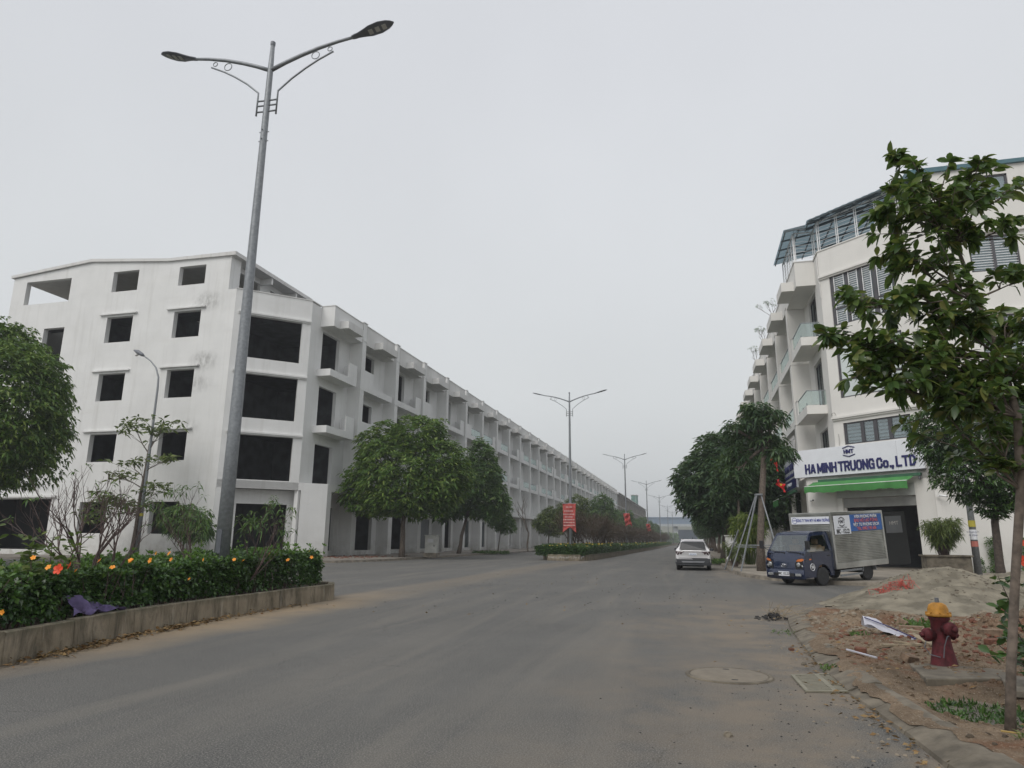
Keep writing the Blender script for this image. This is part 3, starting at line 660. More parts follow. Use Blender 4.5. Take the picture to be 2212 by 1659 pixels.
# big sign board: sheet with raised letters, each a part
b_=M(); pbox(b_,-2.85,5.1,.02,.16,5.47,7.15); sb=b_.build('sign_board',SIGNW,rroot)
b_=M(); pbox(b_,-2.85,5.1,.16,.175,5.43,5.47); pbox(b_,3.7,3.705,.161,.163,5.5,7.1); b_.build('sign_edge',DKFRAME,sb)
rvec=RP(1,0,0)-RP(0,0,0)
def sfrm(s_,z,o=.165): return frame(RP(s_,o,z),rvec,(0,0,1))
def letters(txt,s_start,s_end,z,size,m_,parent,o=.175,ext=.03,bold=.012):
    # measure with one pass, then place each glyph
    ws=[]
    for ch in txt:
        if ch==' ': ws.append(size*.30); continue
        t_=text('letter',ch,size,m_,parent,Matrix.Identity(4),ext,bold,1,'LEFT'); xs=[v.co.x for v in t_.data.vertices]; ws.append((t_,min(xs),max(xs)-min(xs)))
    tot=sum(w if not isinstance(w,tuple) else w[2]+size*.09 for w in ws); k=(s_end-s_start)/tot; x=s_start
    for w in ws:
        if not isinstance(w,tuple): x+=w*k; continue
        t_,mn,wd=w; t_.data.transform(sfrm(x,z,o)@Matrix.Diagonal((k,1,1,1))@Matrix.Translation((-mn,0,0))); x+=(wd+size*.09)*k
GL={'H':[((0,0),(0,1)),((1,0),(1,1)),((0,.5),(1,.5))],'A':[((0,0),(.42,1)),((1,0),(.58,1)),((.2,.27),(.8,.27)),((.40,.93),(.60,.93))],'M':[((0,0),(0,1)),((1,0),(1,1)),((0,1),(.5,.15)),((1,1),(.5,.15))],'I':[((.0,0),(.0,1))],
'N':[((0,0),(0,1)),((1,0),(1,1)),((0,1),(1,0))],'T':[((.5,0),(.5,1)),((-.08,1),(1.08,1))],'R':[((0,0),(0,1)),((0,1),(.75,1)),((.75,1),(1,.85)),((1,.85),(1,.62)),((1,.62),(.75,.48)),((.75,.48),(0,.48)),((.6,.48),(1,0))],
'U':[((0,1),(0,.2)),((0,.2),(.25,0)),((.25,0),(.75,0)),((.75,0),(1,.2)),((1,.2),(1,1))],'O':[((0,.8),(0,.2)),((0,.2),(.25,0)),((.25,0),(.75,0)),((.75,0),(1,.2)),((1,.2),(1,.8)),((1,.8),(.75,1)),((.75,1),(.25,1)),((.25,1),(0,.8))],
'G':[((1,.75),(.75,1)),((.75,1),(.25,1)),((.25,1),(0,.8)),((0,.8),(0,.2)),((0,.2),(.25,0)),((.25,0),(.95,0)),((1,0),(1,.45)),((1,.45),(.6,.45))],'C':[((1,.7),(1,.82)),((1,.82),(.75,1)),((.75,1),(.25,1)),((.25,1),(0,.8)),((0,.8),(0,.2)),((0,.2),(.25,0)),((.25,0),(.75,0)),((.75,0),(1,.18)),((1,.18),(1,.3))],
'o':[((0,.5),(0,.15)),((0,.15),(.2,0)),((.2,0),(.7,0)),((.7,0),(.9,.15)),((.9,.15),(.9,.5)),((.9,.5),(.7,.65)),((.7,.65),(.2,.65)),((.2,.65),(0,.5))],'.':[((0,0),(0,.03))],',':[((0,0),(0,.03)),((0,0),(-.12,-.2))],'L':[((0,0),(0,1)),((0,0),(.9,0))],'D':[((0,0),(0,1)),((0,1),(.65,1)),((.65,1),(1,.75)),((1,.75),(1,.25)),((1,.25),(.65,0)),((.65,0),(0,0))]}
def blockword(txt,s0,s1,zb,hh,mk,m_,parent,st=.30,wd={}):
    WD=lambda c:{'I':0,'.':0,',':.05,' ':.35,'M':1.25,'o':.95}.get(c,1.0)
    sw=hh*.185; cw=hh*.44; tot=sum(WD(c)*cw+(sw*1.28 if c!=' ' else 0) for c in txt); k=(s1-s0)/tot; x=s0
    for c in txt:
        w=WD(c)*cw*k
        if c==' ': x+=w; continue
        m_l=M(); x0=x+sw*k*.5
        for i_,((a,b),(c_,d)) in enumerate(GL[c]):
            P_=Vector((x0+a*w if WD(c)>.1 else x0+a*cw*.6,zb+sw*.5+b*(hh-sw))); Q_=Vector((x0+c_*w if WD(c)>.1 else x0+c_*cw*.6,zb+sw*.5+d*(hh-sw))); dd=(Q_-P_); L_=dd.length or .001; dd=dd/L_ if dd.length>0 else Vector((0,1)); e=dd*(sw*.5 if (b in(0,1) or d in(0,1) or c in '.,I') and abs(dd.y)<.2 or abs(dd.y)>.98 else sw*.28); nn=Vector((-dd.y,dd.x))*sw*.5*(1.0 if abs(dd.y)<.3 else k*1.0)
            q=[P_-e-nn,Q_+e-nn,Q_+e+nn,P_-e+nn]; m_l.add([mk(v.x,o,v.y) for o in (.162,.20+.0007*i_) for v in q],[(0,1,2,3),(7,6,5,4),(0,4,5,1),(1,5,6,2),(2,6,7,3),(3,7,4,0)])
        m_l.build('letter',m_,parent); x+=w+sw*1.28*k
blockword('HA MINH TRUONG Co., LTD',-2.05,4.72,5.66,.60,RP,NAVY,sb)
blockword('HMT',.60,1.22,6.68,.24,RP,NAVY,sb)
def chevs(parent,s_,z,w,h,gap,th,mk,m_):
    b_=M()
    for sg in (1,-1):
        for dd in (0,th*2.2):
            for q in (-1,1):
                p0=mk(s_+q*w,z+sg*(gap-dd*.6)); p1=mk(s_,z+sg*(gap+h-dd)); 
                if dd==0 or True: b_.bar(p0,p1,th,th)
    b_.build('logo_mark',m_,parent)
chevs(sb,.91,6.80,.38,.12,.215,.022,lambda a,z:RP(a,.175,z),NAVY)
# street-side sign board on the corner return
d0=-(C(-2.15)[0]+.35)
ss=M(); ss.box(d0-.12,d0,2.3,7.9,4.95,7.1); s2=ss.build('side_sign_board',mat('grey_sign_sheet',(.50,.52,.56),.4),rroot)
M().box(d0-.135,d0-.121,2.35,7.85,4.98,5.6).build('sign_band',NAVY,s2)
sf=lambda u,z:frame((d0-.14,u,z),(0,-1,0),(0,0,1))
text('lettering','HÀ MINH TRƯỜNG',.62,NAVY,s2,sf(5.0,6.35),.01,.012,.85)
text('lettering','VĂN PHÒNG PHẨM - BẢO HỘ LAO ĐỘNG',.30,NAVY,s2,sf(5.0,5.82),.008,.006,.85)
text('lettering','VẬT TƯ PHÒNG SẠCH',.26,SIGNW,s2,sf(5.6,5.3),.008,.004,.9)
# awnings: cassette, fabric with sagging skin, scalloped valance
def awning(parent,s0,s1,o0,o1,z0,z1,val,mk,name='awning'):
    c=M(); 
    vs=[];fs=[];n=48
    for i in range(n+1):
        a=s0+(s1-s0)*i/n
        for j in range(5):
            t=j/4; vs.append(mk(a+(.18*(1-t) if i==0 else (-.0)),o0+(o1-o0)*t,z0+(z1-z0)*t-.03*math.sin(math.pi*t)+.006*math.sin(i*1.7)*t))
    for i in range(n):
        for j in range(4): fs.append((i*5+j,i*5+5+j,i*5+6+j,i*5+1+j))
    c.add(vs,fs); top=c.build(name,AWN,parent,True)
    v=M(); vs=[];fs=[]
    for i in range(n+1):
        a=s0+(s1-s0)*i/n; zb=z1-val+.05*abs(math.sin(math.pi*i/n*10))+.03*math.sin(i*.37)
        of=o1+.015*math.sin(i*.9); vs+= [mk(a,o1+.01,z1+.01),mk(a,of+.02,(z1+zb)/2),mk(a,of,zb)]
    for i in range(n):
        for j in range(2): fs.append((i*3+j,i*3+3+j,i*3+4+j,i*3+1+j))
    v.add(vs,fs); v.build('valance',AWN,top,True)
    m_=M(); m_.tube([mk(s0,o1,z1),mk(s1,o1,z1)],.022,6); m_.build('front_bar',GRILLE,top)
    m_=M()
    m_.bar(mk(s0-.12+.6,o0-.06,z0+.05),mk(s1+.35,o0-.06,z0+.05),.2,.16); m_.build('awning_cassette',AWNTOP,top)
    m_=M()
    for a in (s0+.35,s1-.3): m_.bar(mk(a,o0-.1,z0-.1),mk(a,o1,z1-.02),.04)
    m_.bar(mk(s1+.3,o0-.12,z0+.1),mk(s1+.3,o0+.05,z0-.22),.1); m_.build('awning_arm',DKFRAME,top)
awning(rroot,-1.62,4.55,.30,1.05,5.12,4.82,.42,lambda a,o,z:RP(a,o,z))
awning(rroot,3.0,6.2,.1,1.2,4.75,4.25,.45,lambda a,o,z:Vector((d0-o,a,z)),'side_awning')
# roller door housing, doorway interior details
b_=M(); pbox(b_,-.14,4.34,-.44,-.10,3.56,4.08); b_.build('shutter_housing',mat('dusty_shutter_metal',(.30,.30,.29),.6),rroot)
b_=M(); pbox(b_,-.18,4.36,.01,.03,4.10,4.75); b_.build('fascia_panel',mat('grey_fascia',(.44,.45,.44),.6),rroot)
# first-floor ledge on the gable side
b_=M().box(3.72,5.35,-4.15,-3.79,5.0,6.65); lg=b_.build('ledge_panel',mat('pale_green_grey_panel',(.40,.44,.42),.7),rroot)
M().box(3.9,4.05,-4.17,-4.15,5.05,5.5).build('vent_slot',DKFRAME,lg)
# cctv cameras, pipe, wall conduit
def cctv(loc,d,lab):
    e_=empty('security_camera',loc,0,lab,'camera','security cameras'); d=Vector(d).normalized()
    M().lathe([(.07,0),(.07,.04)],10).build('mount_plate',GRILLE,e_)
    m_=M(); m_.bar((0,0,0),Vector(d)*.16+Vector((0,0,.05)),.035); m_.build('bracket',GRILLE,e_)
    a=Vector(d)*.16+Vector((0,0,.07)); m_=M(); m_.tube([a-d*.1,a+d*.26],.055,10); m_.build('camera_body',GRILLE,e_,True)
    m_=M(); m_.tube([a+d*.255,a+d*.275],.045,10); m_.build('lens',BLACKP,e_)
q=RP(-.6,.25,4.0)+rW; 
cctv(rW+Vector((3.95,-4.0,3.95)),(.75,-.6,-.2),'white bullet security camera on the gable wall right of the garage')
cctv(rW+RP(-1.9,.12,3.95),(.2,-1,.05),'white bullet security camera on the corner pier left of the garage')
m_=M(); m_.tube([RP(-.05,.04,19.4),RP(-.02,.06,17.7),RP(.05,.09,17.6),RP(.05,.06,16.6)],.025,6); m_.build('drain_pipe',CREAM,rroot)
m_=M(); m_.tube([RP(.25,.05,9.1),RP(.25,.2,9.2),RP(.1,.22,9.15),RP(.05,.12,9.05)],.02,6); m_.tube([RP(.3,.05,7.9),RP(.35,.1,7.6),RP(.3,.07,7.2)],.015,6); m_.build('cable_stub',CONC,rroot)
lr=M(); lr.tube([(10.9,2,23.2),(10.9,2,25.2)],[.03,.012],6); lr.lathe([(.02,0),(.12,.08),(.14,.18),(.05,.25)],10,(10.9,2,23.9)); lr.build('lightning_rod',GALV,rroot)
# roof-terrace canopy
cn=M(); edge=[RP(5.4,0,0),RP(0,0,0),Vector((0,1.38,0)),Vector((-1.2,1.38,0)),Vector((-1.2,7.0,0))]
cen=[Vector((1,0,0)),]
pst=M(); 
segs=[(RP(5.2,-.15,0),RP(.1,-.15,0)),(RP(.02,-.15,0)*1.0,Vector((.12,1.30,0))),(Vector((.1,1.48,0)),Vector((-1.1,1.48,0))),(Vector((-1.12,1.5,0)),Vector((-1.12,7.0,0)))]
for a,b in segs:
    l=(b-a).length; k=max(1,round(l/1.2))
    for i in range(k+1):
        p=a.lerp(b,i/k)
        for o in (-.06,.06):
            q=p+(b-a).normalized()*o; pst.bar(q+Vector((0,0,19.76)),q+Vector((0,0,21.75)),.045)
    for z in [20.0+.235*i for i in range(8)]: pst.bar(a+Vector((0,0,z)),b+Vector((0,0,z)),.016)
    pst.bar(a+Vector((0,0,21.8)),b+Vector((0,0,21.8)),.07)
cnr=link('terrace_cage',pst.mesh('terrace_cage',GRILLE),rroot)
ev=[RP(6.2,.55,21.85),RP(-.15,.55,21.85),Vector((-.45,.85,21.85)),Vector((-1.75,.85,21.85)),Vector((-1.75,7.05,21.85))]
inn=[Vector((6.0,-3.0,23.1)),Vector((4.8,.2,23.1)),Vector((4.6,.85,23.1)),Vector((4.6,1.2,23.1)),Vector((4.6,7.05,23.1))]
rf=M(); 
for i in range(4):
    n=14 if i in(0,3) else 3
    for j in range(n):
        a0,a1=ev[i].lerp(ev[i+1],j/n),ev[i].lerp(ev[i+1],(j+1)/n); b0,b1=inn[i].lerp(inn[i+1],j/n),inn[i].lerp(inn[i+1],(j+1)/n); dz=Vector((0,0,.03)); am=a0.lerp(a1,.5)+dz; bm=b0.lerp(b1,.5)+dz
        rf.add([a0,am,bm,b0],[(0,1,2,3)]); rf.add([am,a1,b1,bm],[(0,1,2,3)])
rf.build('terrace_roof',ROOFS,rroot)
pu=M()
for i in range(4):
    for t in (0.02,.16,.32,.5,.7,.9): pu.bar(ev[i].lerp(inn[i],t)-Vector((0,0,.07)),ev[i+1].lerp(inn[i+1],t)-Vector((0,0,.07)),.06,.08)
    for j in range(4 if i in (0,3) else 2): 
        a=ev[i].lerp(ev[i+1],j/4); b=inn[i].lerp(inn[i+1],j/4); pu.bar(a-Vector((0,0,.15)),b-Vector((0,0,.15)),.06,.1); 
    L_=ev[i+1]-ev[i]; k=max(2,int(L_.length/.35)); a0=ev[i].lerp(inn[i],.1)-Vector((0,0,.12)); a1=ev[i+1].lerp(inn[i+1],.1)-Vector((0,0,.12)); dz=Vector((0,0,-.28))
    for j in range(k): pu.bar(a0.lerp(a1,j/k)+(dz if j%2 else dz*0),a0.lerp(a1,(j+1)/k)+(dz*0 if j%2 else dz),.025)
pu.build('roof_purlins',STEELDK,rroot)
# right row -------------------------------------------------------------
for k in range(1,15):
    y=44.55+7.1*k
    lab={1:'cream row house next to the corner shop, with dark shop signs at street level',2:'second cream row house beyond the corner shop, with a pot plant on its top canopy',3:'third cream row house beyond the corner shop, top canopy carrying a twiggy plant'}.get(k,('%s cream row house beyond the corner shop, seen only by its canopy and balcony'%{4:'fourth',5:'fifth',6:'sixth',7:'seventh'}[k]) if k in (4,5,6,7) else 'cream row house far along the right side, mostly behind the dark trees')
    h=empty('row_house',(8.48,y,0),0,lab,'house','cream row houses along the right side'); place(h,mod('R',bool(k%2),True,0,right=True))
    if k==1:
        bx=M().box(-1.75,-1.5,.4,6.0,.2+2.2,4.6); sg=bx.build('black_sign_board',BLACKP,h)
        M().box(-1.77,-1.5,.2,.5,.1,5.4).build('sign_post',CREAM,h)
        f_=lambda u,z:frame((-1.76,u,z),(0,-1,0),(0,0,1)); text('lettering','IN VIÊN',.5,SIGNW,sg,f_(2.6,3.95),.008,.01); text('lettering','Hà Minh',.34,RED,sg,f_(3.4,3.2),.006,.004)
        M().box(-2.0,-1.9,.6,5.4,.9,2.2).build('street_panel',BLACKP,h)
        m_=M().box(-1.7,-1.5,-.2,7,5.5,6.9); m_.build('upper_sign_board',mat('pale_sign_sheet',(.55,.56,.57),.5),h)
    if k<4:
        awning(h,.5,6.0,1.2,2.3,5.0,4.4,.35,lambda a,o,z:Vector((-o,a,z)))
        g_=M()
        for i in range(14): g_.bar((-1.25,.3+i*.42,5.5),(-1.25,.3+i*.42,9.0),.025)
        for z in (6.4,7.6,8.8): g_.bar((-1.25,.3,z),(-1.25,5.8,z),.025)
        g_.build('balcony_grille',GRILLE,h)
    P=[]
# ================================================================== street lamps
def lampdouble(tall):
    P=[]; H=13.88; J=13.12
    m_=M(); m_.tube([(0,0,.2),(0,0,4),(0,0,8),(0,0,J),(0,0,H)],[.165,.135,.105,.07,.05],12); P.append(('pole',m_.mesh('pole',GALV,True)))
    m_=M(); m_.lathe([(.058,0),(.062,.03),(.062,.1),(.03,.12)],10,(0,0,H-.03)); P.append(('pole_cap',m_.mesh('pole_cap',LAMPGR)))
    m_=M(); m_.box(-.055,.055,-.162,-.148,1.2,1.7); P.append(('access_door',m_.mesh('access_door',LAMPGR))); m_=M(); m_.box(-.2,.2,-.2,.2,.2,.24); P.append(('base_flange',m_.mesh('base_flange',GALV)))
    for s in (1,-1):
        pts=[(s*x*.815,0,J+z*.68) for x,z in ((0,0),(.5,.26),(1.0,.48),(1.6,.70),(2.2,.86),(2.7,.95))]
        m_=M(); m_.tube(pts,[.055,.05,.048,.045,.04,.036],8); P.append(('arm',m_.mesh('arm',GALV,True)))
        m_=M(); pts=[(s*.27,0,J-1.27),(s*.27,0,J-.62),(s*.62,0,J-.31),(s*.98,0,J-.06),(s*1.30,0,J+.13),(s*1.70,0,J+.32)]
        m_.tube(pts,.024,6)
        for z in (-.86,-1.0,-1.17): m_.tube([(0,0,J+z),(s*.27,0,J+z)],.022,6)
        for cx,cz,r_ in ((1.22,.275,.105),(1.60,.405,.06)):
            m_.tube([(s*cx+r_*math.cos(2*math.pi*i/14),0,J+cz+r_*math.sin(2*math.pi*i/14)) for i in range(15)],.012,5,cap=False)
        P.append(('arm_brace',m_.mesh('arm_brace',GALV,True)))
        m_=M(); u=Vector((s*.965,0,.26)).normalized(); o=Vector((s*2.18,0,J+.64)); up=Vector((-u.z*s,0,abs(u.x))); up=Vector((-u.z,0,u.x)) if s>0 else Vector((-u.z*1,0,-u.x)); up=up if up.z>0 else -up
        ln=1.0; vs=[];fs=[];st=[(0,.06,.05),(.08,.08,.055),(.16,.085,.05),(.3,.12,.055),(.5,.185,.06),(.75,.20,.055),(.95,.15,.045),(1.05,.09,.03),(1.12,.02,.01)]
        for a,w,h in st:
            for j in range(10):
                an=2*math.pi*j/10; vs.append(o+u*a+Vector((0,w*math.cos(an),0))+up*(h*math.sin(an)*(1 if math.sin(an)>0 else .45)))
        for i in range(len(st)-1):
            for j in range(10): fs.append((i*10+j,i*10+(j+1)%10,i*10+10+(j+1)%10,i*10+10+j))
        m_.add(vs,fs+[tuple(range(10)),tuple(range(80,90))]); 
        ls=M()
        for a in (.5,.68,.86): c=o+u*a-up*.030; ls.obb(c,u*.055,Vector((0,.075,0)),up*.008)
        P.append(('lamp_head',m_.mesh('lamp_head',LAMPGR,True),(('lens',ls.mesh('lens',LENS)),)))
    for z in (J-1.75,J-2.0):
        P.append(('clamp_rod',M().bar((-.13,0,z),(.13,0,z),.02).mesh('clamp_rod',GALV))); P.append(('clamp_rod',M().bar((0,-.13,z+.02),(0,.13,z+.02),.02).mesh('clamp_rod',GALV)))
    return P
LD=lampdouble(1)
LL=['tall double-armed street lamp in the near hedge, nearest and largest','double-armed street lamp carrying the large red banner','third double-armed street lamp along the median','fourth double-armed street lamp along the median','fifth double-armed street lamp, small in the haze','sixth and farthest visible double-armed street lamp']
for i,(x,y) in enumerate([(-9.88,13.13),(-9.84,57.0),(-9.39,101.5),(-9.3,148.4),(-8.95,196.6),(-8.7,250.9),(-8.5,300)]):
    h=empty('street_lamp',(x,y,0),R([3.5,0,1,0,0,0,0][i]),LL[min(i,5)],'street lamp','double street lamps in the median')
    for p in LD:
        o=link(p[0],p[1],h)
        if len(p)>2:
            for sn,sm in p[2]: link(sn,sm,o)
h=empty('street_lamp',(-35.9,39.0,.135),0,'slim single-arm street lamp in front of the white gable','street lamp')
m_=M(); pts=[(0,0,0),(0,0,5),(0.0,0,11.6),(-.05,0,12.3),(-.35,0,13.0),(-.9,0,13.55),(-1.55,0,13.95)]; m_.tube(pts,[.13,.1,.07,.06,.055,.05,.045],8); m_.build('pole',GALV,h,True)
m_=M(); m_.tube([(-1.5,0,13.93),(-1.7,0,14.05),(-2.1,0,14.27),(-2.45,0,14.42)],[.06,.13,.16,.05],8); hd=m_.build('lamp_head',LAMPGR,h,True); M().obb((-2.02,0,14.10),(.2,0,.11),(0,.1,0),(.01,0,.02)).build('lens',LENS,hd)
M().tube([(0,0,2.7),(0,0,2.9)],.125,10).build('painted_band',mat('yellow_band',(.42,.36,.05),.7),h)
h=empty('lamp_pole',(13.0,38.2,.0),0,'grey tapered lamp pole with yellow band and stickers before the shop gable','pole')
m_=M(); m_.tube([(0,0,.1),(0,0,5),(0,0,11)],[.17,.13,.08],10); m_.build('pole',GALV,h,True)
M().tube([(0,0,2.35),(0,0,2.65)],.158,10).build('painted_band',MATS['yellow_band'],h)
st=M(); st.tube([(0,0,1.75),(0,0,2.22)],.16,10); st.build('paper_sticker',SIGNW,h); st=M(); st.tube([(0,0,1.42),(0,0,1.68)],.162,10); st.build('red_sticker',mat('faded_red_sticker',(.45,.15,.12),.8),h)
text('sticker_print','KHOAN CẮT',.09,NAVY,h,frame((-.05,-.163,2.1),(1,0,0),(0,0,1)),.002); text('sticker_print','BÊ TÔNG',.09,NAVY,h,frame((-.05,-.163,1.95),(1,0,0),(0,0,1)),.002)
# banners
def banner(loc,w,hh,lab,tilt=0,wr=.04):
    e_=empty('banner',loc,0,lab,'banner'); vs=[];fs=[];nx,ny=12,26
    for j in range(ny+1):
        t=j/ny
        for i in range(nx+1):
            s_=i/nx; z=-t*hh
            if t>.82: z=-.82*hh-(t-.82)/.18*hh*.18*(abs(s_-.5)*2)
            pin=1-.10*math.sin(math.pi*t)
            vs.append(((s_-.5)*w*pin+tilt*t,wr*math.sin(s_*9+t*7)+wr*.6*math.sin(t*17+s_*4)-.02,z))
    for j in range(ny):
        for i in range(nx): a=j*(nx+1)+i; fs.append((a,a+1,a+nx+2,a+nx+1))
    M().add(vs,fs).build('cloth',RED,e_,True)
    M().tube([(-w/2-.04,0,0),(w/2+.04,0,0)],.025,6).build('rail',GALV,e_)
    return e_
PINK=mat('faded_banner_lettering',(.62,.42,.40),.8)
b0=banner((-9.9,56.78,4.5),1.12,2.35,'tall red swallow-tailed banner with pale lettering on the second lamp')
rb=random.Random(2)
for i,(t,wd) in enumerate([(.3,.25),(.62,.42),(.88,.5),(1.1,.34),(1.32,.5),(1.55,.46),(1.78,.5)]):
    m_=M(); x=-wd*.9
    while x<wd*.9:
        q=rb.uniform(.03,.08); m_.obb((x,-.075,-t),(q*.5,0,0),(0,.004,0),(0,0,.045)); x+=q+.03
    m_.build('lettering',PINK,b0)
banner((-9.35,101.2,5.4),.95,1.9,'crumpled red banner hanging on the third lamp',.35,.16)
banner((-9.25,148.0,5.0),.9,1.7,'small torn red banner on the fourth lamp',.3,.16)
# far-away electric cabinet and small street furniture
def cabinet(loc,w,d,h_,lab,c=(.45,.45,.42)):
    e_=empty('electric_cabinet',loc,0,lab,'cabinet'); cm=mat('cabinet_paint_%d'%int(loc[1]),c,.6,var=.15)
    M().box(-w/2,w/2,-d/2,d/2,.32,h_).build('body',cm,e_,bevel=.02); M().box(-w/2-.06,w/2+.06,-d/2-.06,d/2+.06,0,.32).build('plinth',KERB,e_)
    M().box(-w/2-.05,w/2+.05,-d/2-.06,d/2+.05,h_,h_+.07).build('lid',cm,e_); dr=M().box(-w/2+.05,w/2-.05,-d/2-.02,-d/2,.4,h_-.08).build('door',cm,e_)
    M().box(-w*.25,w*.25,-d/2-.03,-d/2-.02,h_-.5,h_-.22).build('warning_plate',BLIND,dr); M().box(w*.3,w*.36,-d/2-.05,-d/2-.02,.8,.95).build('handle',BLACKP,dr); return e_
cabinet((-20.05,52,.135),.95,.6,1.62,'pale grey electric cabinet under the two round trees on the left pavement')
cabinet((2.45,47.5,.135),1.05,.6,1.75,'grey electric cabinet behind the propped tree, right pavement')
e_=empty('bollard',(1.95,44.6,.135),0,'short cream marker post with dark spots by the parked car','bollard')
M().box(-.11,.11,-.1,.1,.0,1.15).build('post',CREAM,e_,bevel=.01); mm=M(); [mm.lathe([(.035,0),(.035,.01)],8,(0,-.11,z),'y') for z in (.35,.62,.9)]; mm.build('reflector',BLACKP,e_); M().box(-.12,.55,-.3,.3,-.01,.3).build('base_block',KERBD,e_)
# flags
FL=mat('bright_red_flag',(.62,.02,.02),.7); STAR=mat('flag_star_yellow',(.7,.55,.05),.7)
for i,(p,dx,lab) in enumerate([((5.75,46.9,5.9),(-.75,-.2,1.25),'red flag with yellow star high among the propped tree leaves'),((6.3,48.2,5.0),(-.9,-.3,.55),'crumpled red flag drooping beside the street-side sign')]):
    e_=empty('flag',p,0,lab,'flag','red flags on the right facade'); d=Vector(dx); M().tube([(0,0,0),d],.018,6).build('staff',GALV,e_)
    vs=[];fs=[];n=9
    for a in range(n+1):
        for b in range(n+1):
            u,v=a/n,b/n; q=d*(1-.55*u); vs.append((q.x-.15*v*(1-u)+.08*math.sin(u*9+v*3),q.y-.4*v+.1*math.sin(v*8+u*4),q.z-.62*v*(.55+.45*u)+.08*math.sin(u*7)))
    for a in range(n):
        for b in range(n): k=a*(n+1)+b; fs.append((k,k+1,k+n+2,k+n+1))
    M().add(vs,fs).build('cloth',FL,e_,True)
    c=d*.7+Vector((-.08,-.46,-.22)); M().add([c+Vector((math.cos(a)*(.10 if k%2==0 else .045),-.02,math.sin(a)*(.10 if k%2==0 else .045))) for k,a in enumerate([math.pi/2+i_*math.pi/5 for i_ in range(10)])],[tuple(range(10))]).build('star',STAR,e_)
# ================================================================== vegetation
def unit(a): return a/np.maximum(1e-9,np.linalg.norm(a,axis=-1,keepdims=True))
def leafcloud(P,D,L,W,seed,fold=.12,droop=.25,hi=False):
    """P base points, D directions, L lengths, W widths -> verts, quads"""
    rs=np.random.RandomState(seed); n=len(P); D=unit(D); D2=D.copy(); 
    up=np.tile([0,0,1.],(n,1))+rs.normal(0,.45,(n,3)); S=unit(np.cross(D,up)); U=np.cross(S,D)
    L=L[:,None]; W=W[:,None]; dz=np.zeros((n,3)); dz[:,2]=-1
    if not hi:
        a=P; mid=P+D*L*.48+dz*L*droop*.25
        b=mid+S*W*.5+U*W*fold; c=P+D*L+dz*L*droop; d=mid-S*W*.5+U*W*fold
        V=np.stack([a,b,c,d],1).reshape(-1,3); Q=np.arange(4*n).reshape(n,4)
        return V,Q
    rows=[P]; q=[]
    for t,w in ((.22,.62),(.5,1.0),(.78,.72)):
        m_=P+D*L*t+dz*L*droop*t*t
        rows += [m_+S*W*.5*w+U*W*fold*w, m_, m_-S*W*.5*w+U*W*fold*w]
    rows.append(P+D*L+dz*L*droop*1.05); k=11
    V=np.stack(rows,1).reshape(-1,3); b=np.arange(n)[:,None]*k
    T=[(0,1,2,2),(0,2,3,3),(1,4,5,2),(2,5,6,3),(4,7,8,5),(5,8,9,6),(7,10,8,8),(8,10,9,9)]
    # tip/base as quads would be degenerate: use triangles pairs
    F=[(0,1,2),(0,2,3),(1,4,5),(1,5,2),(2,5,6),(2,6,3),(4,7,8),(4,8,5),(5,8,9),(5,9,6),(7,10,8),(8,10,9)]
    Q=(b[:,:,None]*0+b[:,None,:]*1+np.array(F)[None]).reshape(-1,3)
    return V,Q
def whorls(T,A,per,L,W,seed,spread=(55,95),droop=.3,hi=False,jit=.25):
    """leaves round each tip T with axis A"""
    rs=np.random.RandomState(seed); n=len(T); T=np.repeat(T,per,0); A=unit(np.repeat(A,per,0))
    k=np.tile(np.arange(per),n); ref=unit(np.cross(A,rs.normal(0,1,(n,3)).repeat(per,0))); b=np.cross(A,ref)
    az=k*2*math.pi/per+rs.normal(0,.35,n*per); po=np.radians(rs.uniform(spread[0],spread[1],n*per))
    D=A*np.cos(po)[:,None]+(ref*np.cos(az)[:,None]+b*np.sin(az)[:,None])*np.sin(po)[:,None]
    Ls=L*rs.uniform(1-jit,1+jit,n*per); Ws=W*rs.uniform(.8,1.2,n*per)
    P=T+D*(Ls*.08)[:,None]+A*(rs.uniform(-.35,.1,n*per)*L)[:,None]
    return leafcloud(P,D,Ls,Ws,seed+1,droop=droop,hi=hi)
def crown(lobes,n,seed,inner=.72,shell=.16):
    rs=np.random.RandomState(seed); lob=np.array([l[:6] for l in lobes],float); w=(lob[:,3]*lob[:,4]*lob[:,5])**(2/3); w/=w.sum()
    out=[];ax=[]; 
    while sum(map(len,out))<n:
        i=rs.choice(len(lob),n,p=w); d=unit(rs.normal(0,1,(n,3))); r=1-np.abs(rs.normal(0,shell,n)); r=np.where(rs.rand(n)<.22,rs.uniform(.45,.9,n),r)
        bumpy=1+.10*np.sin(d[:,0]*5+i*2.1)*np.cos(d[:,2]*6+i)+.07*np.sin(d[:,1]*11+i)
        P=lob[i,:3]+d*lob[i,3:6]*(r*bumpy)[:,None]
        ins=np.zeros(n,bool)
        for j in range(len(lob)):
            q=np.linalg.norm((P-lob[j,:3])/lob[j,3:6],axis=1); ins|=(q<inner)&(i!=j)
        keep=~ins|(rs.rand(n)<.10); out.append(P[keep]); ax.append(unit(d[keep]*lob[i[keep],3:6][:, ::1]+np.array([0,0,1.1])*np.mean(lob[:,3])))
    return np.concatenate(out)[:n],np.concatenate(ax)[:n]
def wig(p,q,k,amp,rs):
    p=Vector(p);q=Vector(q);pts=[p]
    for i in range(1,k): pts.append(p.lerp(q,i/k)+Vector((rs.uniform(-1,1),rs.uniform(-1,1),rs.uniform(-.5,.5)))*amp)
    return pts+[q]
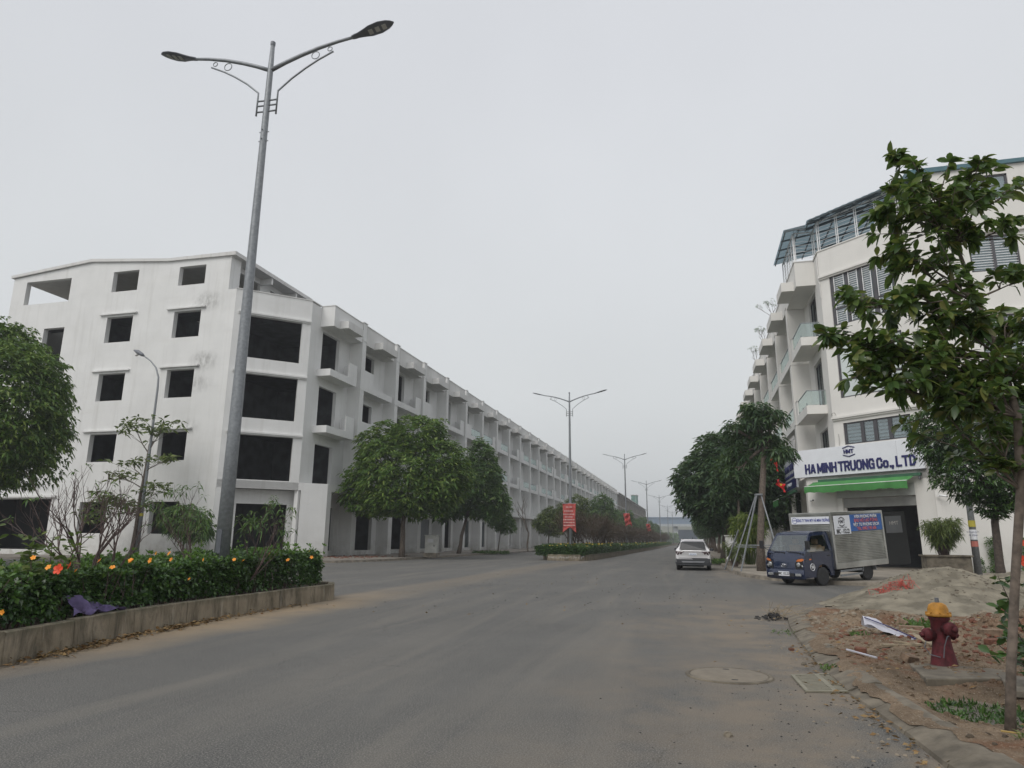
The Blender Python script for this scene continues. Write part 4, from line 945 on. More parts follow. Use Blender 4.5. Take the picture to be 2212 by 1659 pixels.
def tree(loc,lobes,n,per,L,W,mt,seed,label,cat='tree',group=None,trunk=None,r=.15,bark=None,fork=.45,spread=(60,100),droop=.2,name='tree',hi=False,shell=.16,limbs=9):
    """lobes relative to loc"""
    e_=empty(name,loc,0,label,cat,group); rs=random.Random(seed); bark=bark or BARK
    cz=sum(l[2] for l in lobes)/len(lobes); cx=sum(l[0] for l in lobes)/len(lobes); cy=sum(l[1] for l in lobes)/len(lobes)
    zb=min(l[2]-l[5] for l in lobes); fz=zb+(cz-zb)*fork
    m_=M(); top=(cx*.5,cy*.5,fz); pts=trunk or wig((0,0,-.05),top,4,r*.5,rs); top=pts[-1]
    rr=[r*(1.25 if i==0 else 1-.35*i/len(pts)) for i in range(len(pts))]; m_.tube(pts,rr,9)
    ll=sorted(lobes,key=lambda l:-l[3])[:limbs]
    for l in ll:
        c=Vector(l[:3]); a=wig(top,c,4,.12*l[3],rs); m_.tube(a,[r*.6,r*.45,r*.32,r*.22,r*.12],6)
        for k in range(4):
            d=Vector((rs.uniform(-1,1)*l[3],rs.uniform(-1,1)*l[4],rs.uniform(-.5,1)*l[5]))*.75; s_=a[rs.choice((2,3,4))]; m_.tube(wig(s_,c+d,3,.08*l[3],rs),[r*.2,r*.14,r*.09,r*.04],5)
    m_.build('trunk',bark,e_,True)
    T,A=crown(lobes,n,seed,shell=shell); V,Q=whorls(T,A,per,L,W,seed,spread,droop,hi)
    link('crown',npmesh('crown',V,Q,mt),e_); return e_
# left round trees on the far pavement
tree((-21.95,50.6,.13),[(0,0,6.4,4.3,4.0,3.3),(-1.4,-.3,8.3,2.7,2.6,2.2),(1.1,0,9.3,2.3,2.3,1.9),(3.0,.3,6.4,2.3,2.5,2.9),(-3.0,0,5.2,2.4,2.6,2.2),(0,-1.6,5.0,3.4,2.2,2.0),(1.9,-.4,4.6,2.6,2.3,1.7)],3300,7,.42,.15,L_TREE,11,'big round-crowned green tree, left of the two before the white row houses',r=.22,fork=.1)
tree((-22.6,66,.13),[(1.0,0,6.6,3.4,3.4,3.0),(2.2,0,8.7,1.6,1.8,2.6),(3.0,0,5.3,2.0,2.2,2.0),(-1.2,0,5.4,2.6,2.4,2.2),(2.6,-.5,7.3,1.7,1.7,1.7)],2100,7,.46,.17,L_DARK,12,'darker green tree just behind the big round-crowned tree on the left pavement',r=.2,fork=.1)
# large tree cut by the left edge
tree((-37.95,27.5,.1),[(0,0,8.3,5.6,4.2,4.4),(2.2,0,6.2,4.2,3.6,2.7),(3.3,-.2,8.6,3.2,3.0,2.8),(.6,0,11.3,3.0,3.0,2.0),(4.2,-.2,7.1,2.5,2.5,1.9),(2.0,-.6,4.9,2.3,2.2,1.5)],7200,7,.30,.105,L_TREE,13,'large dense leafy tree cut off by the left picture edge',r=.28,fork=.1,droop=.45)
# small trees on the left pavement
tree((-21.1,75,.13),[(.2,0,3.8,1.5,1.4,1.5),(.6,0,5.0,.9,.9,1.0),(1.0,-.2,2.9,1.1,1.0,.9)],520,7,.36,.12,L_DARK,14,'small young tree with double stem in front of the terrace, right of the dark tree',r=.06)
tree((-19.0,92,.13),[(0,0,3.6,1.9,1.8,1.5),(.3,0,4.8,1.0,1.1,1.0),(1.0,0,2.7,1.0,1,.8)],650,7,.38,.13,L_OLIVE,15,'small olive tree left of the red banner on the pavement',r=.1)
tree((-18.6,105,.13),[(.4,0,5.0,2.8,2.6,2.4),(1.6,0,6.6,2.0,2,1.6),(-1,0,4.2,1.6,1.6,1.4)],900,7,.42,.15,L_OLIVE,16,'olive-green tree directly behind the red banner',r=.15)
pt=tree((-17.2,130,.13),[(.4,0,5.6,3.2,3.2,2.6),(.8,0,8.0,2.1,2.1,2.0),(2.2,0,4.4,2.2,2.2,1.8)],1100,7,.5,.18,L_DARK,17,'tall dark green tree behind the second lamp, its top showing over the median','tree',r=.2)
rt=random.Random(4)
for i,y in enumerate([146,160,176,192,210,230,252,276,300,330]):
    c=copy_tree(pt); c.location=(-17.0+rt.uniform(-.6,.8),y,.13); c.rotation_euler.z=rt.uniform(0,6); c.scale=(.95,.95,rt.uniform(.72,.95)); c['label']='green tree in the hazy distant row along the left pavement'; c['group']='distant trees on the left pavement'
# right pavement trees
tree((2.05,54,.13),[(1.0,0,5.6,3.6,3.6,3.0),(-1.6,0,5.6,1.9,2.4,2.3),(.0,0,7.6,2.0,2.4,1.9),(2.4,0,7.6,2.6,2.6,1.9),(3.6,0,5.0,2.4,2.5,2.5),(-.3,-.5,3.9,2.2,2.2,1.3)],3600,7,.42,.15,L_DKR,21,'big dark tree on the right pavement behind the white car',r=.25,bark=BARKD,fork=.05)
e=tree((3.15,37.2,.13),[(.2,0,7.5,1.1,1.1,.6),(1.1,0,7.7,.8,.9,.5),(-.8,0,7.2,.8,.9,.5),(.2,-.2,8.2,.9,.9,.35),(1.3,-.4,5.8,.9,.9,.4),(.7,.4,6.6,1.2,1.1,.5),(-.6,.6,6.0,.9,1,.5),(-1.0,.3,4.9,.6,.7,.4)],440,8,.34,.10,L_DKR,22,'slender dark tree held upright by steel props beside the truck',r=.19,bark=BARK,trunk=[(0,0,-.05),(.05,0,1.5),(.25,0,3.5),(.45,0,5.2),(.55,0,6.2)],droop=.5,shell=.3)
tree((2.6,46.8,.13),[(.5,0,6.0,1.6,1.6,1.2),(-.3,0,5.0,1.2,1.2,.9)],500,7,.36,.12,L_DKR,23,'thin tree between the propped tree and the big dark tree',r=.09,trunk=[(0,0,0),(.2,0,2.5),(.3,0,5.2)])
pr_=tree((2.4,66,.13),[(0,0,5,3,3,2.6),(1,0,6.6,2,2,1.6)],900,7,.5,.18,L_DKR,24,'dark tree beyond the big one on the right pavement','tree',r=.2)
for i,y in enumerate([78,90,104,118,134,152,170,190,215,240]):
    c=copy_tree(pr_); c.location=(2.9,y,.13); c.rotation_euler.z=i*1.3; c['label']='dark tree in the distant row on the right pavement'; c['group']='distant trees on the right pavement'
def steelprops():
    e_=empty('tree_props',(3.15,37.2,.135),0,'leaning galvanised steel poles propping the slender tree beside the truck','tree support'); top=Vector((.12,-.1,3.75))
    for f in [(-1.02,-.95,0),(-1.42,-.15,0),(.95,-.75,0),(.0,1.25,0),(1.1,.5,0)]:
        M().bar(Vector(f),top+Vector((f[0]*.10,f[1]*.10,0)),.055).build('prop_pole',GALV,e_)
    M().bar((-1.7,1.2,0),(-.95,.3,2.0),.05).build('prop_pole',GALV,e_)
    M().bar((-1.1,-.6,1.25),(1.1,-.6,1.25),.045).build('cross_tube',GALV,e_); M().bar((-1.1,.5,1.15),(.9,.5,1.15),.045).build('cross_tube',GALV,e_)
    M().tube([top-Vector((0,0,.04)),top+Vector((0,0,.04))],.22,8).build('collar',GALV,e_)
steelprops()
# bamboo-like yellowish clump and planter bamboo
def bamboo(loc,n,h,w,mt,seed,label,name='bamboo_plant',L=.28,W=.035):
    e_=empty(name,loc,0,label,'plant'); rs=np.random.RandomState(seed); m_=M(); T=[];A=[]
    for i in range(n):
        a=rs.uniform(0,6.28); r0=rs.uniform(0,w*.25); r1=rs.uniform(.2,1)*w; hh=h*rs.uniform(.6,1); p=Vector((r0*math.cos(a),r0*math.sin(a),0)); q=Vector((r1*math.cos(a),r1*math.sin(a),hh))
        mid=p.lerp(q,.6)+Vector((0,0,hh*.18)); pts=[p,p.lerp(mid,.5),mid,q]; m_.tube(pts,[.014,.012,.009,.004],4)
        for k in range(12):
            t=rs.uniform(.35,1); c=mid.lerp(q,(t-.35)/.65) if t>.6 else p.lerp(mid,t/.6); T.append(c); A.append((math.cos(a)*.6+rs.normal(0,.5),math.sin(a)*.6+rs.normal(0,.5),rs.normal(.1,.5)))
    m_.build('stem',TWIG if mt is not L_YEL else L_OLIVE,e_)
    V,Q=whorls(np.array(T),np.array(A),4,L,W,seed,(15,70),.5); link('foliage',npmesh('foliage',V,Q,mt),e_); return e_
bamboo((3.0,41.8,.3),60,2.9,1.0,L_YEL,31,'yellowish bamboo clump behind the propped tree',L=.4,W=.05)
bamboo((2.1,41.0,.2),26,1.3,.7,L_OLIVE,32,'low weedy plant below the yellowish bamboo')
pe=empty('planter_box',(11.6,37.9,.0),0,'dark mossy brick planter against the gable corner','planter')
M().box(-.95,.95,-.45,.45,-.02,.95).build('box',KERBD,pe,bevel=.03); M().box(-1.02,1.02,-.52,.52,.95,1.02).build('rim',KERBD,pe)
bamboo((11.55,37.9,1.0),85,1.75,.95,L_OLIVE,33,'bushy bamboo growing in the mossy planter by the garage',L=.34,W=.04)
# climbing plants on gable wall
def creeper(x,h,seed,label):
    rs=np.random.RandomState(seed); e_=empty('climbing_plant',(x,40.62,.02),0,label,'plant','creepers at the foot of the gable wall'); M().tube([(0,0,0),(.05,-.02,h*.5),(-.03,-.02,h)],[.015,.01,.005],4).build('stem',TWIG,e_)
    n=int(70*h); T=np.stack([rs.normal(0,.13,n),-np.abs(rs.normal(.05,.05,n)),rs.uniform(.05,h,n)],1); V,Q=whorls(T,np.tile([0,-1,.3],(n,1)),4,.12,.07,seed); link('foliage',npmesh('foliage',V,Q,L_DARK),e_)
for a in ((14.6,1.9,41,'tall narrow dark creeper on the gable wall right of the lamp pole'),(13.9,.9,42,'short creeper close to the foot of the lamp pole'),(16.0,1.8,43,'thin wispy creeper on the wall, second from the right'),(17.2,2.4,44,'dense creeper under the dark ground-floor window')): creeper(*a)
# dense tree behind the near sapling
tree((10.8,29.6,.12),[(.3,0,5.6,2.0,1.8,1.3),(-1.3,0,5.6,1.3,1.4,1.2),(1.6,0,5.9,1.6,1.6,1.4),(-.6,-.2,4.2,1.4,1.3,1.2),(.6,0,3.6,1.1,1.2,1.0),(1.9,0,4.2,1.5,1.5,1.2),(0,0,2.85,.65,.7,.5)],4600,7,.17,.065,L_HEDGE,25,'dense small-leaved dark tree on the right, in front of the cream gable',r=.16,bark=BARKD,droop=.4,fork=.3)
# sapling near the gable, schefflera-like with umbrella leaf whorls in tiers
def tiers(loc,trunkpts,tr,limbs,per,L,W,mt,seed,label,n_each=12,bark=None,name='tree',spr=.55,group=None):
    e_=empty(name,loc,0,label,'tree',group); rs=random.Random(seed); m_=M(); m_.tube(trunkpts,tr,8); T=[];A=[]
    for (a,b,n) in limbs:
        pts=wig(a,b,3,.12,rs); m_.tube(pts,[tr[-1]*1.1,tr[-1]*.8,tr[-1]*.6,tr[-1]*.35],5); b=Vector(b); a=Vector(a)
        for k in range(n):
            q=b+Vector((rs.gauss(0,spr),rs.gauss(0,spr),rs.gauss(0,spr*.38))); m_.tube([pts[rs.choice((1,2,3))],q],[tr[-1]*.35,tr[-1]*.15],4); T.append(q); A.append((rs.gauss(0,.35),rs.gauss(0,.35),1))
    m_.build('trunk',bark or BARK,e_,True)
    V,Q=whorls(np.array([tuple(t) for t in T]),np.array(A),per,L,W,seed,(60,105),.35); link('crown',npmesh('crown',V,Q,mt),e_); return e_
tiers((-36.3,39.0,.13),[(0,0,0),(.1,0,2),(.1,0,4),(.25,0,6),(.3,0,7.6)],[.16,.13,.10,.07,.04],
 [((.3,0,7),(-1.3,0,9.0),13),((.3,0,7),(1.3,0,8.9),12),((.3,0,7.2),(.2,.4,8.6),7),((.2,0,5.5),(1.6,0,6.6),12),((.2,0,5),(-.9,0,6.3),8),((.1,0,4.6),(-1.9,0,5.4),11),((.1,0,3.6),(-2.5,-.3,3.9),18),((.1,0,3.2),(-1.2,.2,3.5),12),((.1,0,3),(1.2,0,4.6),12),((.1,0,2.6),(.2,0,3.3),9),((.1,0,3.0),(-3.2,0,2.7),9)],7,.50,.17,L_OLIVE,51,'young tiered tree with umbrella leaf whorls behind the slim lamp, before the gable')
tree((-32.6,39.3,.13),[(0,0,2.5,1.7,1.2,1.0),(.9,0,1.9,1.2,.9,.8),(-.8,0,2.9,1.2,.9,.6)],420,8,.42,.10,L_DARK,52,'low dark bushy tree against the gable wall, right of the slim lamp',r=.07,droop=.6)
# bare multi-stem shrub tree in the near hedge
def grow(m_,p,d,l,r,dep,rs,tips,nb=(2,3),up=.25,sp=.55):
    pts=[p];q=p
    for k in range(3):
        d=(d+Vector((rs.gauss(0,.09),rs.gauss(0,.09),up*.25))).normalized(); q=q+d*l/3; pts.append(q)
    m_.tube(pts,[r,r*.88,r*.76,r*.64],5 if r>.006 else 3,cap=False)
    if dep==0: tips.append((q,d)); return
    for i in range(rs.randint(*nb)):
        nd_=(d+Vector((rs.gauss(0,sp),rs.gauss(0,sp),rs.gauss(up,.2)))).normalized(); grow(m_,pts[rs.choice((2,3,3))],nd_,l*rs.uniform(.62,.85),r*.6,dep-1,rs,tips,nb,up,sp)
def bare(loc,stems,l,r,dep,seed,label,mt=None,leaf=0,name='bare_tree',L=.12,W=.04,nb=(2,3),group=None,up=.25,sp=.5,lm=None):
    e_=empty(name,loc,0,label,'tree',group); rs=random.Random(seed); m_=M(); tips=[]
    for d in stems: grow(m_,Vector((rs.gauss(0,.04),rs.gauss(0,.04),0)),Vector(d).normalized(),l,r,dep,rs,tips,nb,up,sp)
    m_.build('branches',mt or TWIG,e_,True)
    if leaf:
        tips=[t for t in tips if rs.random()<leaf]; V,Q=whorls(np.array([tuple(t[0]) for t in tips]),np.array([tuple(t[1]) for t in tips]),6,L,W,seed,(20,110),.7); link('foliage',npmesh('foliage',V,Q,lm or L_DARK),e_)
    return e_
bare((-9.75,9.6,.35),[(-.9,.1,1.1),(-.35,0,1.3),(.1,.1,1.4),(.45,0,1.2),(.95,.0,1.0),(-.1,-.2,1.3)],.82,.028,4,61,'leafless many-stemmed young tree standing in the near hedge left of the slim lamp',leaf=.10,L=.10,W=.03)
bare((-10.1,12.6,.35),[(-.5,0,1.3),(-.15,.1,1.5),(-.8,0,.9)],.72,.022,4,62,'slender twiggy tree with drooping narrow leaves left of the big lamp pole',leaf=.5,L=.15,W=.03,name='twiggy_tree')
bare((-9.45,13.4,.35),[(.5,0,1.0),(.9,0,1.1),(.2,.2,1.3)],.68,.02,4,63,'sparse leaning tree with narrow drooping leaves right of the big lamp pole',leaf=.55,L=.15,W=.03,name='twiggy_tree')
bare((-20.0,85,.13),[(0,0,1)],2.3,.12,4,64,'bare leafless tree before the terrace, between two small leafy trees',mt=BARK,up=.35,sp=.5)
# reddish bare bushes along the far median
bp=[]
for s_ in (71,72):
    e_=empty('median_tree',(0,0,0)); rs=random.Random(s_); m_=M(); tips=[]
    for k in range(5): grow(m_,Vector((0,0,0)),Vector((rs.gauss(0,.5),rs.gauss(0,.5),1)).normalized(),1.25,.05,2,rs,tips,(3,3),.2,.6)
    m_.build('branches',BARKD,e_); rsn=np.random.RandomState(s_); T=np.array([tuple(t[0]) for t in tips]); T=np.concatenate([T+rsn.normal(0,.35,T.shape) for _ in range(9)]); 
    V,Q=whorls(T,rsn.normal(0,.5,T.shape)+np.array([0,0,.8]),5,.55,.022,s_,(10,60),.05); link('crown',npmesh('crown',V,Q,L_BROWN),e_); bp.append(e_)
ys=[59.5,64,68.5,73,77.5,82,87,92,97,103,108,114,120,126,132,139,146,153,160,168,176,185,194,204,214,225,236,248]
for i,y in enumerate(ys):
    c=bp[i] if i<2 else copy_tree(bp[i%2]); c.location=(-9.8+rt.uniform(-.5,.5)+(.0),y,.4); c.rotation_euler.z=rt.uniform(0,6); sz=rt.uniform(.9,1.15); c.scale=(sz,sz,sz*1.0)
    if i==0: tag(c,'reddish-brown leafless bush tree at the near end of the far median','tree','leafless bush trees along the far median')
    elif i<6: tag(c,'reddish-brown leafless bush tree, %s from the near end of the far median'%['','second','third','fourth','fifth','sixth'][i],'tree','leafless bush trees along the far median')
    else: tag(c,'reddish-brown leafless bush tree in the row along the far median','tree','leafless bush trees along the far median')
# ------------------------------------------------------------------ hedges
def boxpoints(poly_in,n,seed,z0,z1,edge):
    pass
def hedge_cloud(cx,hw,y0,y1,z0,z1,n,seed,endr=1.1):
    """points in the skin of a rounded hedge body; cx,hw functions of y"""
    rs=np.random.RandomState(seed); out=[];ax=[]; tot=0
    while tot<n:
        y=rs.uniform(y0,y1,n); u=rs.uniform(-1,1,n); f=rs.rand(n); c=cx(y); h=hw(y)*np.sqrt(np.clip(1-((np.clip(y-(y1-endr),0,endr))/endr)**2.2,0.02,1)) if endr>0 else hw(y)*np.sqrt(np.clip(1-((np.clip((y0-endr)-y,0,-endr))/endr)**2,0.02,1))
        bump_=1+.22*VN(y*1.1,u*1.3)+.20*VN(y*3.1,u*3)
        side=rs.rand(n)<.52; sgn=np.where(rs.rand(n)<.62,1,-1)
        zt=z0+(np.interp(y,[6,10,16],[.94,1.02,1.17])-z0)*bump_
        z=np.where(side,rs.uniform(z0,1,n)*0+z0+(zt-z0)*rs.rand(n)**.8,zt-np.abs(rs.normal(0,.07,n)))
        x=np.where(side,c+sgn*h*(1+.12*VN(y*1.7,z*2.5+7)-np.abs(rs.normal(0,.10,n))),c+u*h)
        cor=np.clip((z-(zt-.18))/.18,0,1); x=np.where(side,x-sgn*cor*.12,x)
        end=np.clip((y-(y1-.4))/.4,0,1) if endr>0 else 0
        A=np.stack([np.where(side,sgn*1.0,rs.normal(0,.4,n)),np.where(end>0,1.0,rs.normal(0,.4,n)),np.where(side,.5,1.2)],1)
        out.append(np.stack([x,y,z],1)); ax.append(A); tot+=n
    return np.concatenate(out)[:n],np.concatenate(ax)[:n]
hg=empty('flowering_hedge',(0,0,0),0,'dark green clipped hibiscus hedge with orange flowers on the near kerbed bed','hedge')
xk=lambda y:np.interp(y,[3,6.94,8.2,9.6,11,12.6,14.3,15.6,16.5,17],[-8.0,-8.15,-8.42,-8.72,-8.88,-8.98,-9.03,-9.03,-9.0,-9.2])
T,A=hedge_cloud(lambda y:(xk(y)-.28-11.9)/2,lambda y:(xk(y)-.22+11.9)/2,3.2,16.85,.42,1.14,17500,81,.7)
V,Q=whorls(T,A,4,.085,.055,81,(30,100),.2); link('foliage',npmesh('foliage',V,Q,L_HEDGE),hg)
m_=M(); rs_=random.Random(9)
for i in range(300):
    y=rs_.uniform(4,15.3); x=float(xk(y))-rs_.uniform(.3,.9); m_.tube([(x,y,.3),(x+rs_.uniform(-.1,.12),y+rs_.uniform(-.1,.1),.62),(x+rs_.uniform(-.15,.2),y+rs_.uniform(-.15,.15),1.0)],[.012,.009,.005],4,cap=False)
m_.build('stems',TWIG,hg)
rsn=np.random.RandomState(12); n_=420; yy=rsn.uniform(4,16.6,n_); T2=np.stack([xk(yy)-.3-rsn.rand(n_)**1.5*2.6,yy,np.interp(yy,[6,10,16],[.92,1.02,1.16])+rsn.rand(n_)**2*.24+.2*VN(yy*1.1,yy*0)],1); V,Q=whorls(T2,np.tile([0,0,1.],(n_,1)),5,.09,.05,13,(10,70),.1); link('top_shoots',npmesh('top_shoots',V,Q,leafmat('fresh_shoot_leaves',[(.05,.11,.02),(.10,.18,.035)],.3)),hg)
OR=mat('orange_flower_petal',(.85,.33,.03),.6,var=.12,scale=30); REDF=mat('red_flower_petal',(.72,.07,.02),.6,var=.15,scale=30); YF=mat('yellow_flower_petal',(.72,.50,.06),.6)
def flowermesh(n_,m_,r_):
    mm=M()
    for k in range(5):
        a=2*math.pi*k/5; u=Vector((math.cos(a),math.sin(a),.25)); s_=Vector((-math.sin(a),math.cos(a),0)); w=r_*.62
        mm.add([Vector((0,0,0)),u*r_*.55-s_*w*.75+Vector((0,0,.1*r_)),u*r_*1.0-s_*w*.5+Vector((0,0,.02*r_)),u*r_*1.08,u*r_*1.0+s_*w*.5+Vector((0,0,.05*r_)),u*r_*.55+s_*w*.75+Vector((0,0,.16*r_))],[(0,1,2,3),(0,3,4,5)])
    mm.tube([(0,0,0),(0,0,r_*.5),(.1*r_,0,r_*.9)],[.05*r_,.04*r_,.07*r_],5); return mm.mesh(n_,m_)
FO=flowermesh('flower',OR,.040); FR=flowermesh('flower',REDF,.055)
def onray(u,v,xx=None,y=None):
    d=CR*((u-1106)/1477.)-CU*((v-829.5)/1477.)+FW; t=(xx/d[0]) if xx is not None else (y/d[1]); return Vector((0,0,1.55))+d*t
flowers=[(127,1230,1,-8.5,1.25),(152,1222,1,-8.55,1),(105,1226,0,-8.7,1),(215,1212,0,-9.0,1),(243,1226,0,-8.8,1),(284,1212,0,-9.2,1.1),(325,1211,0,-9.0,1.15),(338,1200,0,-9.6,1),(366,1200,0,-9.6,1.1),(370,1209,0,-9.4,.9),(440,1209,0,-9.3,.8),(282,1210,0,-9.4,.9),(506,1209,0,-9.9,.9),(526,1211,0,-9.6,.8),(582,1201,0,-9.5,1),(622,1210,0,-9.2,1.1),(668,1197,0,-9.4,1.2),(673,1204,0,-9.3,1),(72,1205,0,-8.9,.8),(165,1233,0,-8.5,.8),(409,1251,0,-8.95,.7),(5,1323,0,-8.3,.8)]
for u,v,rd,xx,s_ in flowers:
    p=onray(u,v,-8.9)
    for _ in range(5): p=onray(u,v,float(xk(p.y))-.10)
    if v<1204 and u>300: p=onray(u,v-4,-9.5)
    o=link('flower',FR if rd else FO,hg); o.location=p; o.rotation_euler=(rs_.uniform(.7,1.5),rs_.uniform(-.5,.5),rs_.uniform(-1.2,.6)); o.scale=(s_,)*3
# tall leafy shoots at the left end of the hedge
for i,(x,y,h_) in enumerate([(-9.4,7.3,1.55),(-9.9,7.9,1.75),(-9.2,8.0,1.62),(-9.0,8.5,1.55),(-10.3,8.1,1.7),(-8.9,7.8,1.4),(-9.6,8.7,1.6)]):
    e_=empty('leafy_shoot',(x,y,.4),0,['olive leafy shoot at the left edge above the hedge','tallest leafy shoot rising from the hedge at far left','leafy shoot with pale new leaves above the left hedge','short leafy shoot left of the red flowers','leafy shoot at the back of the left hedge','low leafy shoot near the left hedge front','leafy shoot just left of the bare tree'][i],'plant'); rs=np.random.RandomState(i+90)
    hh=h_-.4; m_=M(); m_.tube([(0,0,0),(.03,0,hh*.5),(rs.normal(0,.08),0,hh)],[.01,.008,.004],5); m_.build('stem',TWIG,e_)
    z=rs.uniform(.3,1,12)*hh; T=np.stack([rs.normal(0,.05,12),rs.normal(0,.05,12),z],1); V,Q=whorls(T,np.tile([0,0,1.],(12,1)),4,.15,.07,i,(50,90),.15,True); link('foliage',npmesh('foliage',V,Q,L_OLIVE),e_)
# far hedge
hf=empty('flowering_hedge',(0,0,0),0,'long low hedge with yellow flowers along the far median','hedge')
def farcloud(n,seed):
    rs=np.random.RandomState(seed); y=53.6+(rs.rand(n)**2.4)*190; xr=np.interp(y,[53,54.5,57,66,90,120],[-8.6,-8.15,-7.95,-7.75,-7.6,-7.45]); xl=-12.1; side=rs.rand(n)<.5
    zt=1.12+.16*VN(y*.8,y*0); zt=np.where(y<56,1.0,zt)
    z=np.where(side,.45+(zt-.45)*rs.rand(n),zt-np.abs(rs.normal(0,.06,n))); x=np.where(side,xr-.05-np.abs(rs.normal(0,.08,n)),rs.uniform(xl,1,n)*0+xl+(xr-xl)*rs.rand(n)); e_=(y<54.4); 
    return np.stack([x,y,z],1),np.stack([np.where(side,1.,.0)+rs.normal(0,.3,n),np.where(y<55,-1,-.3)+rs.normal(0,.3,n),np.where(side,.5,1.2)],1)
T,A=farcloud(13000,82); 
rs=np.random.RandomState(5); te=np.stack([rs.uniform(-11.9,-8.2,1200),53.45+np.abs(rs.normal(0,.08,1200)),rs.uniform(.45,1.05,1200)],1); T=np.concatenate([T,te]); A=np.concatenate([A,np.tile([0,-1,.5],(1200,1))])
V,Q=whorls(T,A,4,.17,.10,82,(30,100),.2); link('foliage',npmesh('foliage',V,Q,L_HEDGE),hf)
T,A=farcloud(420,83); T=T[T[:,2]>.9]; V,Q=whorls(T+np.array([0,0,.07]),np.tile([.3,-.7,1.],(len(T),1)),5,.11,.10,83,(50,90),0); tag(link('flowers',npmesh('flowers',V,Q,YF),hf),kind='stuff')
# weeds and low growth
def weed(loc,n,r_,h_,mt,seed,label,cat='plant',name='weed_patch',L=.14,W=.02,group=None):
    rs=np.random.RandomState(seed); a=rs.uniform(0,6.28,n); rr=r_*np.sqrt(rs.rand(n)); T=np.stack([rr*np.cos(a),rr*np.sin(a),np.zeros(n)+.0],1)
    V,Q=whorls(T,np.tile([0,0,1.],(n,1)),5,L,W,seed,(5,60),.4); o=link(name,npmesh(name,V,Q,mt)); o.location=loc; return tag(o,label,cat,group,'stuff')
weed((1.55,9.65,.03),14,.10,.1,L_DARK,101,'small green weed tuft at the back edge of the drain grate',L=.10)
weed((2.35,12.0,.17),20,.13,.1,L_DARK,102,'small green weed on the red earth behind the kerb',L=.10)
weed((3.75,13.3,.2),60,.5,.1,L_DARK,103,'green weed patch behind the fire hydrant',L=.16,W=.035)
weed((1.45,13.2,.02),16,.25,.1,L_DARK,104,'thin grass tuft growing along the worn kerb face',L=.09,W=.012)
weed((2.55,7.75,-.04),420,.52,.1,L_HEDGE,105,'dark weeds in the hollow below the hydrant slab',L=.13,W=.02)
weed((2.6,6.35,.1),120,.30,.1,L_OLIVE,106,'grass round the foot of the near sapling',L=.10,W=.012)
weed((-20.4,70,.15),120,2.0,.3,L_DARK,107,'low green plants round the small trees on the left pavement',L=.4,W=.12)
weed((2.2,50.2,.15),200,1.5,.3,L_DARK,108,'bright low greenery behind the parked car',L=.4,W=.1)
weed((-29.6,43.8,.3),160,1.6,.3,L_HEDGE,109,'dark weeds inside the open ground-floor bay of the corner building',L=.3,W=.05)
weed((-33.5,41.2,.4),120,1.1,.3,L_DARK,110,'weeds at the foot of the gable wall corner',L=.25,W=.04)
# near sapling on the right with broad leaves: 300 leaves as parts, the rest one mass
sp=empty('sapling',(2.40,6.9,.10),0,'young tree with broad olive leaves at the right edge, nearest the camera','tree')
rs=random.Random(77); m_=M()
tp=[tuple(onray(u,v,y=6.9)-Vector((2.40,6.9,.10))) for u,v in ((2182,1622),(2184,1450),(2193,1250),(2205,1060),(2198,900),(2160,770),(2113,656),(2065,527),(2010,400))]
m_.tube(tp,[.044,.037,.036,.037,.034,.028,.022,.016,.008],10)
def br(a,b,r0): m_.tube(wig(a,b,3,.03,rs),[r0,r0*.8,r0*.55,r0*.3],6)
tips=[]
def pix(u,v,y): p=onray(u,v,y=y); return p-Vector((2.40,6.9,.10))
cl=[ # (u,v, depth, radius, n) foliage groups read off the picture
 (1950,345,6.8,.20,14),(2000,400,6.7,.36,30),(2080,390,6.9,.34,26),(2150,400,7.0,.30,20),(1930,455,6.7,.26,18),(2010,480,6.6,.38,34),(2090,500,6.8,.34,26),(2170,500,7.1,.26,16),(1925,545,6.7,.28,18),(1990,560,6.7,.30,22),(2190,590,7.0,.25,14),(2060,600,6.9,.26,14),
 (1850,665,6.6,.20,10),(1900,650,6.6,.26,18),(1960,650,6.6,.32,26),(2030,665,6.7,.36,32),(2100,690,6.8,.34,28),(2180,690,7.0,.30,22),
 (1775,718,6.6,.16,9),(1830,740,6.5,.26,18),(1890,755,6.5,.36,32),(1960,765,6.5,.40,40),(2040,770,6.6,.42,42),(2120,780,6.8,.40,36),(2190,780,7,.36,28),
 (1850,800,6.5,.22,14),(1930,830,6.5,.34,28),(2010,845,6.6,.38,34),(2090,850,6.7,.38,34),(2180,860,6.9,.36,30),(2060,905,6.8,.26,16),(2150,925,6.9,.26,16),(2185,1000,6.9,.2,12),(2120,985,6.8,.18,9),(2205,930,7,.3,20),(2200,700,7,.26,16),(2060,440,6.8,.3,18),(1960,420,6.7,.24,14)]
T=[];A=[]
for (u,v,dy,rad,n) in cl:
    c=pix(u,v,dy); base=min((Vector(t) for t in tp[3:]),key=lambda t:(t-(c-Vector((0,0,.35)))).length); pts=wig(base,c,4,.05,rs); m_.tube(pts,[.015,.012,.009,.007,.004],5)
    for k in range(max(3,int(n/2.9))):
        q=c+Vector((rs.gauss(0,rad*.5),rs.gauss(0,rad*.6),rs.gauss(0,rad*.32))); s_=pts[rs.choice((2,3,4))]; a=wig(s_,q,2,.03,rs); m_.tube(a,[.006,.005,.003],4)
        for t in (.35,.55,.75,.9,1.0,1.0,1.0):
            w=s_.lerp(q,t); T.append(tuple(w)); d=(q-s_).normalized(); A.append((d.x*.7+rs.gauss(0,.3),d.y*.7+rs.gauss(0,.3),.55+d.z))
m_.build('trunk',BARK,sp,True)
T=np.array(T);A=np.array(A); rsn=np.random.RandomState(7)
